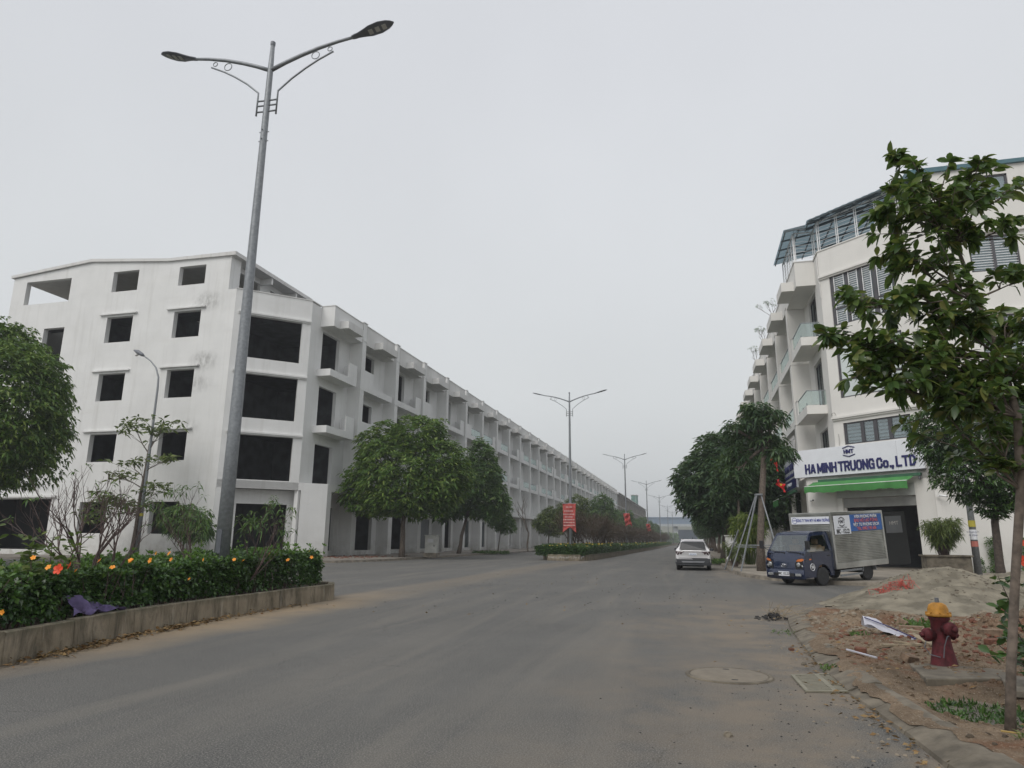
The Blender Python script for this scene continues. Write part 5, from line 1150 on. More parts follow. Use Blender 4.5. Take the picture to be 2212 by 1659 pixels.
per=3; n=len(T); Tt=np.repeat(T,per,0); Au=unit(np.repeat(A,per,0)); ref=unit(np.cross(Au,rsn.normal(0,1,(n*per,3)))); po=np.radians(rsn.uniform(40,95,n*per)); D=unit(Au*np.cos(po)[:,None]+ref*np.sin(po)[:,None]); D[:,2]-=.18; D=unit(D)
o_=rsn.permutation(n*per); Tt=Tt[o_];D=D[o_]
lv=leafcloud(np.zeros((1,3)),np.array([[0,1.,0]]),np.array([1.]),np.array([.46]),3,hi=True,droop=.22,fold=.14)
LM=[]; 
for s_ in range(4):
    V,Q=leafcloud(np.zeros((1,3)),np.array([[0,1.,0]]),np.array([1.]),np.array([.42+.04*s_]),1,hi=True,droop=.12+.08*s_,fold=.10+.03*s_)
    cc=[(.03,.052,.018),(.045,.07,.02),(.07,.09,.022),(.035,.05,.02)][s_]; LM.append(npmesh('leaf',V,Q,leafmat('broad_leaf_%d'%s_,[cc,[x*1.25 for x in cc]],.3),True))
for i in range(300):
    o=link('leaf',LM[i%4],sp); o.location=Tt[i]; q=Vector(D[i]).to_track_quat('Y','Z'); o.rotation_mode='QUATERNION'; o.rotation_quaternion=q; s_=float(rsn.uniform(.095,.155)); o.scale=(s_,)*3
V,Q=leafcloud(Tt[300:],D[300:],rsn.uniform(.09,.15,n*per-300),rsn.uniform(.042,.068,n*per-300),8,hi=True,droop=.25,fold=.14); tag(link('foliage',npmesh('foliage',V,Q,L_NEAR,True),sp),kind='stuff')
print('sapling leaves',n*per)
# hibiscus bush at the right edge behind the hydrant
hb=empty('hibiscus_bush',(3.45,8.5,.12),0,'dark leafy bush with red flower at the right edge behind the sapling','bush'); m_=M(); T=[];A=[]
for k in range(16):
    a=rs.uniform(0,6.28); q=Vector((rs.gauss(0,.33),rs.gauss(0,.3),rs.uniform(.35,1.15))); pts=wig((0,0,0),q,3,.05,rs); m_.tube(pts,[.012,.009,.006,.003],4)
    for t in (.4,.6,.8,.9,1): w=Vector((0,0,0)).lerp(q,t)+Vector((rs.gauss(0,.05),)*3); T.append(tuple(w)); A.append((rs.gauss(0,.5),rs.gauss(0,.5),.8))
m_.build('stems',TWIG,hb); V,Q=whorls(np.array(T),np.array(A),5,.12,.075,5,(40,100),.2,True); link('foliage',npmesh('foliage',V,Q,L_HEDGE,True),hb)
o=link('flower',FR,hb); o.location=Vector(onray(2206,1212,y=8.4))-Vector((3.45,8.5,.12)); o.rotation_euler=(1.3,0,0); o=link('flower',FR,hb); o.location=Vector(onray(2203,1172,y=8.4))-Vector((3.45,8.5,.12)); o.rotation_euler=(1.0,0,.5)
# canopy pot plants on the right row
for i,(x,y) in enumerate([(6.7,54.3),(6.7,61.4),(6.7,68.5)]): bare((x,y,18.7),[(-.4,0,1),(.2,.1,1),(-.7,0,.6)],.6,.02,3,110+i,['twiggy potted plant on the second right-hand canopy','twiggy potted plant on the third right-hand canopy','twiggy potted plant on the fourth right-hand canopy'][i],leaf=.6,L=.14,W=.04,name='potted_plant')
# far wood closing the street
rs=np.random.RandomState(3); T=np.stack([rs.uniform(-90,100,9000),rs.uniform(470,498,9000),np.abs(rs.normal(0,1,9000))*0+rs.rand(9000)*8.5],1); T[:,2]*=(.75+.35*VN(T[:,0]*.09,T[:,0]*0)); k=(np.abs(T[:,0]+4)>7)|(T[:,2]<1.5); T=T[k]
V,Q=whorls(T,np.tile([0,-1,.8],(len(T),1)),4,1.3,.8,4); tag(link('distant_wood',npmesh('distant_wood',V,Q,L_DARK)),'hazy belt of trees in front of the far bridge','trees',kind='stuff')
# ================================================================== truck
NB=mat('dark_blue_truck_paint',(.004,.012,.045),.25,.0,var=.06,coat=.9); CHR=mat('chrome',(.6,.6,.62),.15,1,var=.03); ALU=mat('ribbed_aluminium',(.50,.50,.47),.28,.95,var=.18,scale=1.5); HUB=mat('grey_wheel_rim',(.26,.25,.235),.6,.3)
ORL=mat('orange_indicator',(.75,.22,.06),.3); HLG=mat('headlight_glass',(.42,.43,.43),.12,.5,var=.4,scale=18); SEAT=mat('tan_seat_cover',(.35,.2,.1),.8); WSG=glassmat('windscreen_glass',(.6,.66,.68),.22); BLUEP=mat('blue_sign_print',(.03,.12,.38),.5)
tk=empty('box_truck',(3.968,28.689,0.0),.781-math.pi/2,'dark blue light truck with ribbed aluminium box parked before the garage','truck',rx=.054)
def smooth(o): 
    return o
NS=1.06
def hw(z): return .84 if z<1.2 else .84-.13*(z-1.2)/.75
def P3(sx,y,z): return (sx*hw(z),y,z)
# side panels with wheel arch and window hole
archc=(0,.34); AR=.43
def arch(n=10): return [(archc[0]+AR*math.cos(R(a)),archc[1]+AR*math.sin(R(a))) for a in [180-180*i/n for i in range(n+1)]]
for sx in (1,-1):
    m_=M()
    low=[(-NS,.32),(-AR-.0,.34)]+arch()[1:-1]+[(AR,.34),(.62,.34),(.70,1.20),(-.93,1.20),(-1.0,1.02),(-NS,.85)]
    sub=[(-.93,1.20),(.70,1.20),(.66,1.24),(-.80,1.24)]
    apil=[(-.93,1.20),(-.80,1.24),(-.36,1.80),(-.30,1.93),(-.42,1.90)]
    roof=[(-.36,1.80),(.45,1.82),(.60,1.93),(-.30,1.93)]
    bp_=[(.50,1.24),(.66,1.24),(.60,1.93),(.45,1.82)]
    for pl_ in (low,sub,apil,roof,bp_):
        m_.add([P3(sx,y,z) for y,z in pl_]+[P3(sx*.955,y,z) for y,z in pl_],[tuple(range(len(pl_))),tuple(range(len(pl_),2*len(pl_)))[::-1]]+[(i,(i+1)%len(pl_),len(pl_)+(i+1)%len(pl_),len(pl_)+i) for i in range(len(pl_))])
    sd_=m_.build('side_panel',NB,tk)
    g_=M(); wp_=[(-.80,1.24),(.50,1.24),(.45,1.82),(-.36,1.80)]; g_.add([(sx*(hw(z)-.025),y,z) for y,z in wp_],[(0,1,2,3)]); g_.build('side_window',WSG,tk)
    if True:
        t=M(); t.bar((sx*(hw(1.22)+.004),-.86,1.225),(sx*(hw(1.22)+.004),.60,1.225),.02); t.bar((sx*.845,.57,.40),(sx*.835,.585,1.2),.012); t.bar((sx*.845,-.52,.62),(sx*.84,-.60,1.2),.012); t.box(sx*.845-.01,sx*.845+.01,.32,.48,1.05,1.09); t.build('door_trim',BLACKP,sd_)
        t=M(); t.box(min(sx*.845,sx*.85),max(sx*.845,sx*.85),-.74,-.62,.96,1.0); t.build('side_indicator',ORL,sd_)
    # mirror
    mm=M(); mm.bar((sx*.82,-.86,1.3),(sx*1.0,-.98,1.42),.025); mm.obb((sx*1.02,-.98,1.5),(.085,0,0),(0,.03,0),(0,0,.15)); mm.build('wing_mirror',BLACKP,tk,bevel=.01)
# front skin loft
fp=[(-NS+.03,.27),(-NS-.05,.30),(-NS-.06,.58),(-NS-.02,.60),(-NS-.02,.64),(-NS,.86),(-1.0,1.02),(-.93,1.20)]
m_=M(); K=9; vs=[];fs=[]
for y,z in fp:
    for j in range(K): s_=-1+2*j/(K-1); vs.append((s_*hw(z),y+.10*abs(s_)**5,z))
for i in range(len(fp)-1):
    for j in range(K-1): fs.append((i*K+j,i*K+j+1,i*K+K+j+1,i*K+K+j))
m_.add(vs,fs); m_.build('front_panel',NB,tk,True)
# windscreen frame + glass, roof, rear
m_=M(); wl=[(-.93,1.20),(-.87,1.27)]; 
m_.add([P3(-1,-.93,1.20),P3(1,-.93,1.20),P3(.94,-.88,1.27),P3(-.94,-.88,1.27)],[(0,1,2,3)]); m_.add([P3(-1,-.93,1.20),P3(-.92,-.88,1.27),P3(-.90,-.45,1.83),P3(-1,-.42,1.90)],[(0,1,2,3)]); m_.add([P3(1,-.93,1.20),P3(.92,-.88,1.27),P3(.90,-.45,1.83),P3(1,-.42,1.90)],[(0,1,2,3)]); m_.add([P3(-1,-.42,1.90),P3(1,-.42,1.90),P3(.9,-.45,1.83),P3(-.9,-.45,1.83)],[(0,1,2,3)])
m_.build('windscreen_frame',NB,tk)
m_=M(); m_.add([P3(-.93,-.885,1.262),P3(.93,-.885,1.262),P3(.91,-.452,1.835),P3(-.91,-.452,1.835)],[(0,1,2,3)]); ws=m_.build('windscreen',WSG,tk)
m_=M(); K=9; vs=[];fs=[]; rp_=[(-.42,1.90),(-.34,1.945),(-.1,1.975),(.35,1.975),(.60,1.93)]
for y,z in rp_:
    for j in range(K): s_=-1+2*j/(K-1); vs.append((s_*hw(1.93),y,z-.03*abs(s_)**4))
for i in range(4):
    for j in range(K-1): fs.append((i*K+j,i*K+j+1,i*K+K+j+1,i*K+K+j))
m_.add(vs,fs); m_.build('roof_panel',NB,tk,True)
m_=M(); m_.add([P3(-1,.62,.34),P3(1,.62,.34),P3(1,.68,1.2),P3(1,.60,1.93),P3(-1,.60,1.93),P3(-1,.68,1.2)],[(0,1,2,3,4,5)]); m_.build('rear_panel',NB,tk)
m_=M(); m_.box(-.78,.78,-.95,.6,.42,.5); m_.box(-.76,.76,-.90,-.62,.5,1.17); m_.build('dashboard',BLACKP,tk)
for x in (-.42,.42):
    m_=M(); m_.box(x-.25,x+.25,-.35,.2,.5,.85); m_.box(x-.24,x+.24,.15,.32,.85,1.45); m_.box(x-.12,x+.12,.18,.3,1.48,1.66); m_.build('seat',SEAT,tk,bevel=.03)
m_=M(); m_.tube([(.42+.19*math.cos(a),-.52+.09*math.sin(a),1.12+.16*math.sin(a)) for a in [i*math.pi/8 for i in range(17)]],.018,6,cap=False); m_.build('steering_wheel',BLACKP,tk)
M().obb((.62,.1,1.30),(.02,.25,.0),(0,.04,.09),(.1,0,0)).build('cardboard_sheet',mat('brown_cardboard',(.42,.25,.13),.9),tk)
M().obb((.2,-.76,1.2),(.14,0,0),(0,.08,0),(0,0,.006)).build('paper_on_dashboard',SIGNW,tk)
# wipers
for a,b in (((-.55,-.92,1.25),(-.05,-.905,1.22)),((.08,-.92,1.25),(.62,-.905,1.22))):
    m_=M(); m_.bar(Vector(a)+Vector((0,-.02,.02)),Vector(b)+Vector((0,-.03,-.0)),.022); m_.tube([Vector(b)+Vector((0,-.03,-.03)),Vector(b)+Vector((0,-.03,.01))],.03,6); m_.build('wiper',BLACKP,tk)
for sx in (1,-1):
    q=[(.50,.66),(.82,.68),(.845,.98),(.76,1.03),(.60,1.0),(.50,.84)]; yy=lambda x:-NS-.022+.10*(abs(x)/.84)**5
    m_=M(); m_.add([(sx*x,yy(x)-.012,z) for x,z in q]+[(sx*x,yy(x)+.05,z) for x,z in q],[tuple(range(6)),tuple(range(6,12))]+[(i,(i+1)%6,6+(i+1)%6,6+i) for i in range(6)]); hl=m_.build('headlight',BLACKP,tk,bevel=.008)
    m_=M(); q2=[(.55,.92),(.83,.92),(.835,.985),(.755,1.022),(.61,.99)]; m_.add([(sx*x,yy(x)-.02,z) for x,z in q2],[tuple(range(5))]); m_.build('indicator',ORL,hl)
    m_=M(); m_.lathe([(.02,0),(.085,-.015),(.09,-.02),(.05,-.03)],12,(sx*.62,yy(.62)-.0,.80),'y'); m_.lathe([(.02,0),(.06,-.015),(.065,-.02)],12,(sx*.75,yy(.75)-.005,.74),'y'); m_.build('reflector',HLG,hl,True)
    m_=M(); m_.obb((sx*.60,-NS-.055,.45),(.11,.012,0),(0,.02,0),(0,0,.045)); m_.build('fog_light',HLG,tk,bevel=.01)
m_=M(); m_.box(-.44,.44,-NS-.075,-NS-.055,.385,.50); m_.build('lower_grille',BLACKP,tk)
pt_=M().box(-.235,.235,-NS-.085,-NS-.072,.40,.56).build('number_plate',SIGNW,tk); ff=lambda x,z,y=-NS-.088:frame((x,y,z),(1,0,0),(0,0,1))
text('plate_lettering','88C 152.22',.125,BLACKP,pt_,ff(0,.48),.002,.002,.8)
# oval H emblem
m_=M(); m_.tube([(.115*math.cos(a),-NS-.045,.775+.062*math.sin(a)) for a in [i*math.pi/10 for i in range(21)]],.010,5,cap=False); m_.bar((-.05,-NS-.045,.735),(-.03,-NS-.045,.815),.018); m_.bar((.03,-NS-.045,.735),(.05,-NS-.045,.815),.018); m_.bar((-.045,-NS-.045,.768),(.045,-NS-.045,.785),.014); m_.build('emblem',CHR,tk,True)
m_=M(); m_.tube([(.851,-.60+.12*math.cos(a),.70+.12*math.sin(a)) for a in [i*math.pi/10 for i in range(21)]],.011,4,cap=False); bd=m_.build('door_badge_ring',GRILLE,tk); text('door_badge_lettering','50',.14,GRILLE,bd,frame((.856,-.60,.70),(0,1,0),(0,0,1)),.002,.004)
# wheels
def wheel(loc,r,w,parent,rim=HUB,name='wheel',ax='x'):
    e_=M(); e_.lathe([(r*.62,-w/2),(r*.93,-w/2),(r,-w*.38),(r,w*.38),(r*.93,w/2),(r*.62,w/2)],24,loc,ax); o=e_.build(name,RUBBER,parent,True)
    m_=M(); sg=1 if loc[0]>0 else -1
    m_.lathe([(r*.63,sg*w*.30),(r*.60,sg*w*.46),(r*.52,sg*w*.42),(r*.45,sg*w*.25),(r*.30,sg*w*.30),(r*.16,sg*w*.48),(r*.01,sg*w*.48)],20,loc,ax); 
    m_.build('rim',rim,o,True); b_=M()
    for k in range(6): a=k*math.pi/3; b_.obb((loc[0]+sg*w*.34,loc[1]+r*.37*math.cos(a),loc[2]+r*.37*math.sin(a)),(.012,0,0),(0,r*.05,0),(0,0,r*.08))
    b_.build('rim_hole',BLACKP,o); return o
for sx in (1,-1):
    wheel((sx*.73,0,.335),.335,.19,tk); wheel((sx*.70,2.75,.335),.335,.20,tk); 
    m_=M(); 
    for i in range(6):
        a0,a1=R(180-30*i),R(150-30*i); m_.bar((sx*.76,2.75+.42*math.cos(a0),.36+.42*math.sin(a0)),(sx*.76,2.75+.42*math.cos(a1),.36+.42*math.sin(a1)),.02,.24)
    m_.build('mudguard',GALV,tk)
m_=M(); m_.box(-.40,-.30,.5,3.9,.44,.56); m_.box(.30,.40,.5,3.9,.44,.56); m_.box(-.6,.6,2.68,2.82,.28,.4); m_.box(-.84,.84,.9,.98,.5,.6); m_.box(-.84,.84,2.0,2.08,.5,.6); m_.box(-.84,.84,3.4,3.48,.5,.6); m_.box(-.6,-.42,1.0,1.9,.3,.5); m_.build('chassis',BLACKP,tk)
for sx in (1,-1):
    for z in (.30,.46): M().bar((sx*.86,.95,z),(sx*.86,2.25,z),.05,.07).build('side_guard_rail',GALV,tk)
# cargo box
B0,B1,Z0,Z1,HWB=.673,3.946,.60,2.60,.92
m_=M(); m_.box(-HWB+.03,HWB-.03,B0+.03,B1-.03,Z0,Z1-.02); cb=m_.build('cargo_box',ALU,tk)
fr=M()
for x in (-HWB+.04,HWB-.04):
    for y in (B0+.04,B1-.04): fr.box(x-.05,x+.05,y-.05,y+.05,Z0-.02,Z1+.02)
    fr.box(x-.045,x+.045,B0,B1,Z1-.06,Z1+.03); fr.box(x-.045,x+.045,B0,B1,Z0-.06,Z0+.16)
for y in (B0+.04,B1-.04): fr.box(-HWB,HWB,y-.045,y+.045,Z1-.065,Z1+.025); fr.box(-HWB,HWB,y-.045,y+.045,Z0-.055,Z0+.08)
fr.build('frame_rail',ALU,tk,bevel=.012)
for sx in (1,-1):
    m_=M(); z=Z0+.17
    while z<Z1-.08:
        m_.add([(sx*(HWB-.03),B0+.09,z),(sx*(HWB-.03),B1-.09,z),(sx*(HWB-.002),B1-.09,z+.022),(sx*(HWB-.002),B0+.09,z+.022),(sx*(HWB-.002),B0+.09,z+.036),(sx*(HWB-.002),B1-.09,z+.036),(sx*(HWB-.03),B1-.09,z+.058),(sx*(HWB-.03),B0+.09,z+.058)],[(0,1,2,3),(3,2,5,4),(4,5,6,7)]); z+=.0615
    tag(m_.build('ribbed_side',ALU,cb),kind='stuff')
m_=M(); z=Z0+.05
while z<Z1-.1: m_.add([(-HWB+.09,B0+.03,z),(HWB-.09,B0+.03,z),(HWB-.09,B0+.004,z+.022),(-HWB+.09,B0+.004,z+.022),(-HWB+.09,B0+.004,z+.036),(HWB-.09,B0+.004,z+.036),(HWB-.09,B0+.03,z+.058),(-HWB+.09,B0+.03,z+.058)],[(0,1,2,3),(3,2,5,4),(4,5,6,7)]); z+=.0615
tag(m_.build('ribbed_front',ALU,cb),kind='stuff')
rd=M(); rd.add([(HWB,B1,Z0-.1),(HWB,B1,Z1-.05),(HWB+.35,B1+.95,Z1-.05),(HWB+.35,B1+.95,Z0-.1),(HWB-.03,B1+.01,Z0-.1),(HWB-.03,B1+.01,Z1-.05),(HWB+.32,B1+.96,Z1-.05),(HWB+.32,B1+.96,Z0-.1)],[(0,1,2,3),(4,7,6,5),(0,4,5,1),(3,2,6,7),(1,5,6,2),(0,3,7,4)]); rdo=rd.build('rear_door',mat('shade_dark_door',(.014,.015,.015),.7,.1),tk)  # door colour darkened to stand for the garage shade
dv=Vector((.35,.95,0)).normalized()
rp_=M(); rp_.obb(Vector((HWB+.165,B1+.42,2.05)),dv*.36,Vector((dv.y,-dv.x,0))*.012,(0,0,.33)); rpo=rp_.build('door_poster',mat('shade_dark_poster',(.09,.095,.10),.6),rdo); text('poster_lettering','HMT',.2,CONC,rpo,frame((HWB+.18,B1+.42,2.1),dv,(0,0,1)),.003)  # poster darkened for the same garage shade
# front plaque and side signs
fs_=M().box(-.82,.86,B0-.02,B0-.005,2.20,2.48).build('front_sign',SIGNW,tk); ff=lambda x,z,y=B0-.024:frame((x,y,z),(1,0,0),(0,0,1))
text('lettering','CÔNG TY TNHH MTV HÀ MINH TRƯỜNG',.155,mat('blue_lettering',(.03,.05,.30),.5),fs_,ff(.15,2.335),.002,.003,.50)
m_=M(); m_.tube([(-.66+.11*math.cos(a),B0-.024,2.34+.11*math.sin(a)) for a in [i*math.pi/8 for i in range(17)]],.007,4,cap=False); m_.build('logo_ring',MATS['blue_lettering'],fs_); text('lettering','HMT',.09,MATS['blue_lettering'],fs_,ff(-.66,2.34),.002)
XS=HWB+.006; fy=lambda y,z,dx=0:frame((XS+.016+dx,y,z),(0,1,0),(0,0,1))
s1=M().box(XS,XS+.012,B0+.14,B0+1.12,1.80,2.49).build('side_sign',SIGNW,tk); s3=M().box(XS,XS+.012,B0+1.125,B1-.12,1.88,2.51).build('side_sign',BLUEP,tk)
text('lettering','HMT',.20,mat('grey_black_lettering',(.06,.06,.07),.5),s1,fy(B0+.60,2.26),.002,.002); chevs(s1,B0+.60,2.26,.16,.06,.12,.012,lambda a,z:Vector((XS+.016,a,z)),MATS['grey_black_lettering'])
text('lettering','88C - 152.22',.225,BLACKP,s1,fy(B0+.63,1.90),.002,.006,.66); text('lettering','Công ty Hà Minh Trường',.07,MATS['grey_black_lettering'],s1,fy(B0+.60,2.05),.001,0,.8)
PKL=mat('pink_red_lettering',(.60,.16,.18),.5)
for t_,z,m__,x_ in (('VĂN PHÒNG PHẨM',2.42,SIGNW,.62),('BẢO HỘ LAO ĐỘNG',2.27,PKL,.62),('VẬT TƯ PHÒNG SẠCH',2.115,SIGNW,.62),('TEL: 0982 195 606',1.965,PKL,.62)):
    text('lettering',t_,.165,NAVY,s3,fy(B0+2.13+.012,z-.008,-.002),.002,.012,1.0*x_*1.55 if False else .98); text('lettering',t_,.165,m__,s3,fy(B0+2.13,z,.004),.002,.003,.98)
# ================================================================== white car (seen from behind)
WP=mat('white_car_paint',(.72,.71,.72),.25,coat=.7,var=.02); CLAD=mat('dark_grey_cladding',(.035,.037,.042),.6); TL=mat('dark_red_lamp',(.03,.008,.01),.3); SILV=mat('silver_trim',(.30,.31,.33),.4,.5)
car=empty('parked_car',(-.12,39.4,0),R(-1.2),'white compact SUV parked at the right kerb, seen from behind','car')
# sections along y (0 = rear bumper)
def sec(y,zb,zs,zt,wb,ws_,wt,r_=.06):
    return y,[(wb*.94,zb),(wb,zb+.12),(ws_,(zb+zs)/2),(ws_*.985,zs),(ws_*.93,zs+.06),(wt*1.02,zt-.14),(wt*.93,zt-.04),(wt*.6,zt+.005)]
S_=[sec(.0,.42,.92,.98,.80,.82,.70),sec(.06,.34,1.02,1.12,.88,.90,.70),sec(.25,.30,1.06,1.45,.92,.925,.66),sec(.55,.30,1.06,1.60,.925,.93,.65),sec(1.2,.28,1.03,1.655,.925,.93,.66),sec(2.2,.28,1.0,1.66,.925,.93,.67),sec(2.9,.28,1.0,1.55,.925,.93,.66),sec(3.4,.28,1.0,1.16,.925,.92,.70),sec(4.1,.30,.93,.99,.91,.90,.70),sec(4.5,.36,.75,.82,.80,.78,.6)]
m_=M(); vs=[];fs=[]; n_=16
for y,pr_s in S_:
    ring=[(x,z) for x,z in pr_s]+[(-x,z) for x,z in pr_s[::-1]]
    for x,z in ring: vs.append((x,y,z))
for i in range(len(S_)-1):
    for j in range(n_): fs.append((i*n_+j,i*n_+(j+1)%n_,i*n_+n_+(j+1)%n_,i*n_+n_+j))
m_.add(vs,fs+[tuple(range(n_)),tuple(range((len(S_)-1)*n_,len(S_)*n_))]); body=m_.build('body',WP,car,True,bevel=.015)
cg=M()
# rear window
cg.add([(-.70,-.0,1.10),(.70,-.0,1.10),(.62,.20,1.47),(.55,.28,1.52),(-.55,.28,1.52),(-.62,.20,1.47)],[(0,1,2,3,4,5)]); cg.build('rear_window',mat('dark_car_glass',(.018,.02,.022),.3,spec=.35),car)
for sx in (1,-1):
    g_=M(); g_.add([(sx*.905,.55,1.10),(sx*.90,3.25,1.07),(sx*.70,2.65,1.50),(sx*.69,.8,1.52)],[(0,1,2,3)]); g_.build('side_window',MATS['dark_car_glass'],car)
    g_=M(); g_.obb((sx*1.0,2.95,1.08),(.10,0,0),(0,.06,0),(0,0,.07)); g_.bar((sx*.88,3.0,1.05),(sx*.95,2.95,1.06),.05); g_.build('wing_mirror',CLAD,car,bevel=.02)
    g_=M(); g_.add([(sx*.48,-.018,1.0),(sx*.90,.035,1.02),(sx*.91,.09,.94),(sx*.83,.0,.80),(sx*.74,-.018,.84),(sx*.72,-.022,.93),(sx*.62,-.022,.83),(sx*.56,-.022,.94),(sx*.47,-.022,.965)],[(0,1,2,3,4,5),(0,5,6,7,8)]); g_.build('tail_lamp',TL,car)
    w=wheel((sx*.80,.82,.345),.345,.225,car,SILV); wheel((sx*.80,3.45,.345),.345,.225,car,SILV)
    g_=M(); 
    for i in range(6):
        a0,a1=R(180-30*i),R(150-30*i); g_.bar((sx*.90,.82+.42*math.cos(a0),.35+.42*math.sin(a0)),(sx*.90,.82+.42*math.cos(a1),.35+.42*math.sin(a1)),.06,.12)
    g_.box(sx*.90-.04,sx*.90+.04,1.2,3.0,.27,.42); g_.build('wheel_arch_trim',CLAD,car)
M().box(-.52,.52,-.024,-.012,.985,1.012).build('light_bar',TL,car)
m_=M(); m_.add([(-.88,-.02,.44),(.88,-.02,.44),(.90,.03,.62),(.72,-.03,.66),(-.72,-.03,.66),(-.90,.03,.62)],[(0,1,2,3,4,5)]); m_.box(-.90,.90,.0,.5,.27,.46); m_.box(-.86,.86,-.03,.1,.36,.60); m_.build('rear_bumper',CLAD,car,bevel=.02)
M().add([(-.62,-.05,.50),(.62,-.05,.50),(.55,-.045,.42),(-.55,-.045,.42)],[(0,1,2,3)]).build('skid_plate',SILV,car)
M().box(-.55,.55,.2,.5,.2,.36).build('exhaust_box',BLACKP,car)
pl_=M().box(-.20,.20,-.04,-.025,.80,.92).build('number_plate',SIGNW,car); text('plate_lettering','30K 567.28',.09,mat('blue_plate_lettering',(.08,.15,.35),.5),pl_,frame((0,-.044,.86),(1,0,0),(0,0,1)),.001,.001,.75)
M().box(-.60,.60,.30,.46,1.60,1.64).build('spoiler',WP,car,bevel=.015); M().tube([(0,.8,1.66),(0,.72,1.78)],[.02,.006],5).build('antenna',CLAD,car); m_=M(); [m_.bar((sx*.60,.7,1.66),(sx*.60,2.5,1.69),.03) for sx in (1,-1)]; m_.build('roof_rail',SILV,car)
# ================================================================== hydrant
HR=mat('dull_red_hydrant_paint',(.095,.012,.017),.75,var=.4,scale=14,bmp=.3,bscale=40); HY=mat('yellow_hydrant_cap',(.46,.21,.02),.6,var=.25,scale=12)
hp=onray(2043,1458,y=9.75); hx,hy=hp.x,9.75
hd=empty('fire_hydrant',(hx,hy,.115),R(-8),'dark red fire hydrant with yellow domed cap on the earth verge','hydrant')
M().lathe([(.15,0),(.15,.02),(.145,.03),(.135,.09),(.112,.20),(.10,.30),(.098,.52),(.115,.54),(.115,.585)],20).build('barrel',HR,hd,True)
M().lathe([(.135,.575),(.14,.58),(.14,.60),(.135,.605),(.125,.61),(.115,.62),(.112,.66),(.095,.705),(.06,.73),(.03,.735)],20).build('cap',HY,hd,True)
bt=M(); [bt.lathe([(.012,.60),(.012,.625)],6,(.127*math.cos(a),.127*math.sin(a),0)) for a in [i*math.pi/4 for i in range(8)]]; bt.build('bolts',HY,hd)
M().lathe([(.03,.73),(.026,.735),(.024,.79)],5).build('operating_nut',LAMPGR,hd)
def nozzle(d,z,r_,ln):
    d=Vector(d).normalized(); m_=M(); c=Vector((0,0,z)); m_.tube([c+d*.07,c+d*.135,c+d*.136,c+d*(ln*.9),c+d*ln,c+d*(ln+.005)],[r_*.8,r_*.8,r_,r_,r_*.85,r_*.4],14); m_.obb(c+d*(ln+.02),d*.02,d.orthogonal()*.018,d.cross(d.orthogonal())*.018); m_.build('nozzle',HR,hd,True)
nozzle((-.9,-.35,0),.36,.078,.20); nozzle((.55,-.83,0),.44,.082,.20); nozzle((.9,.35,0),.36,.06,.16)
m_=M(); m_.tube([(-.17,-.08,.30),(-.20,-.09,.22),(-.15,-.1,.14),(-.05,-.13,.12)],.006,5); m_.tube([(.12,-.15,.40),(.04,-.17,.36),(.0,-.17,.25),(-.02,-.16,.12)],.006,5); m_.build('chain',LAMPGR,hd)
sl_=empty('concrete_slab',(2.75,8.55,.0),0,'tilted concrete slab forming a dark step in front of the hydrant','slab'); M().add([(-.42,.15,.14),(.62,.42,.15),(.62,1.35,.14),(-.3,1.25,.13),(-.42,.15,-.1),(.62,.42,-.1),(.62,1.35,-.1),(-.3,1.25,-.1)],[(0,1,2,3),(0,4,5,1),(1,5,6,2),(2,6,7,3),(3,7,4,0)]).build('slab_body',KERBD,sl_,bevel=.015)
sl_=empty('concrete_slab',(3.5,8.6,.12),R(-12),'pale flat concrete slab right of the hydrant, behind the sapling','slab'); M().box(-.45,.6,-.5,.45,-.03,.035).build('slab_body',KERB,sl_,bevel=.01)
# ================================================================== manhole and drain grate
mh=empty('manhole_cover',(.32,9.02,.002),0,'round concrete manhole cover in a worn ring on the dusty road','manhole')
M().lathe([(.50,-.03),(.50,.012),(.455,.016),(.45,.004)],40).build('ring',KERBD,mh,True); M().lathe([(.445,-.03),(.445,.010),(.43,.016),(.0001,.018)],40).build('lid',mat('dusty_concrete_lid',(.185,.16,.125),.9,var=.12,scale=6,bmp=.3,bscale=60),mh,True)
lh=M(); [lh.box(x-.035,x+.035,y-.012,y+.012,.017,.021) for x,y in ((-.02,.33),(.05,-.33))]; lh.build('lifting_slot',BLACKP,mh)
GR=mat('dusty_drain_grate',(.23,.215,.165),.75,.1,var=.12,scale=10,bmp=.2,bscale=60)
g0=Vector((1.08,8.30,.0)); ge=empty('drain_grate',(0,0,0),0,'pale rectangular slotted drain grate beside the kerb','drain')
gc=[Vector((1.03,9.22,0)),Vector((1.62,9.50,0)),Vector((1.68,8.45,0)),Vector((1.06,8.30,0))]
def gp(u,v,z): a=gc[0].lerp(gc[1],u); b=gc[3].lerp(gc[2],u); w=a.lerp(b,v); return Vector((w.x,w.y,z))
def gbox(m_,u0,u1,v0,v1,z0,z1): m_.add([gp(u0,v0,z0),gp(u1,v0,z0),gp(u1,v1,z0),gp(u0,v1,z0),gp(u0,v0,z1),gp(u1,v0,z1),gp(u1,v1,z1),gp(u0,v1,z1)],[(0,3,2,1),(4,5,6,7),(0,1,5,4),(1,2,6,5),(2,3,7,6),(3,0,4,7)])
m_=M(); gbox(m_,0,1,0,.045,.004,.022); gbox(m_,0,1,.955,1,.004,.022); gbox(m_,0,.07,.045,.955,.004,.022); gbox(m_,.93,1,.045,.955,.004,.022); gbox(m_,.46,.55,.045,.955,.004,.022); m_.build('rim',GR,ge)
m_=M(); gbox(m_,.02,.98,.02,.98,.002,.006); m_.build('slot_shade_sheet',BLACKP,ge)  # flat black sheet painted in for the darkness below the slots
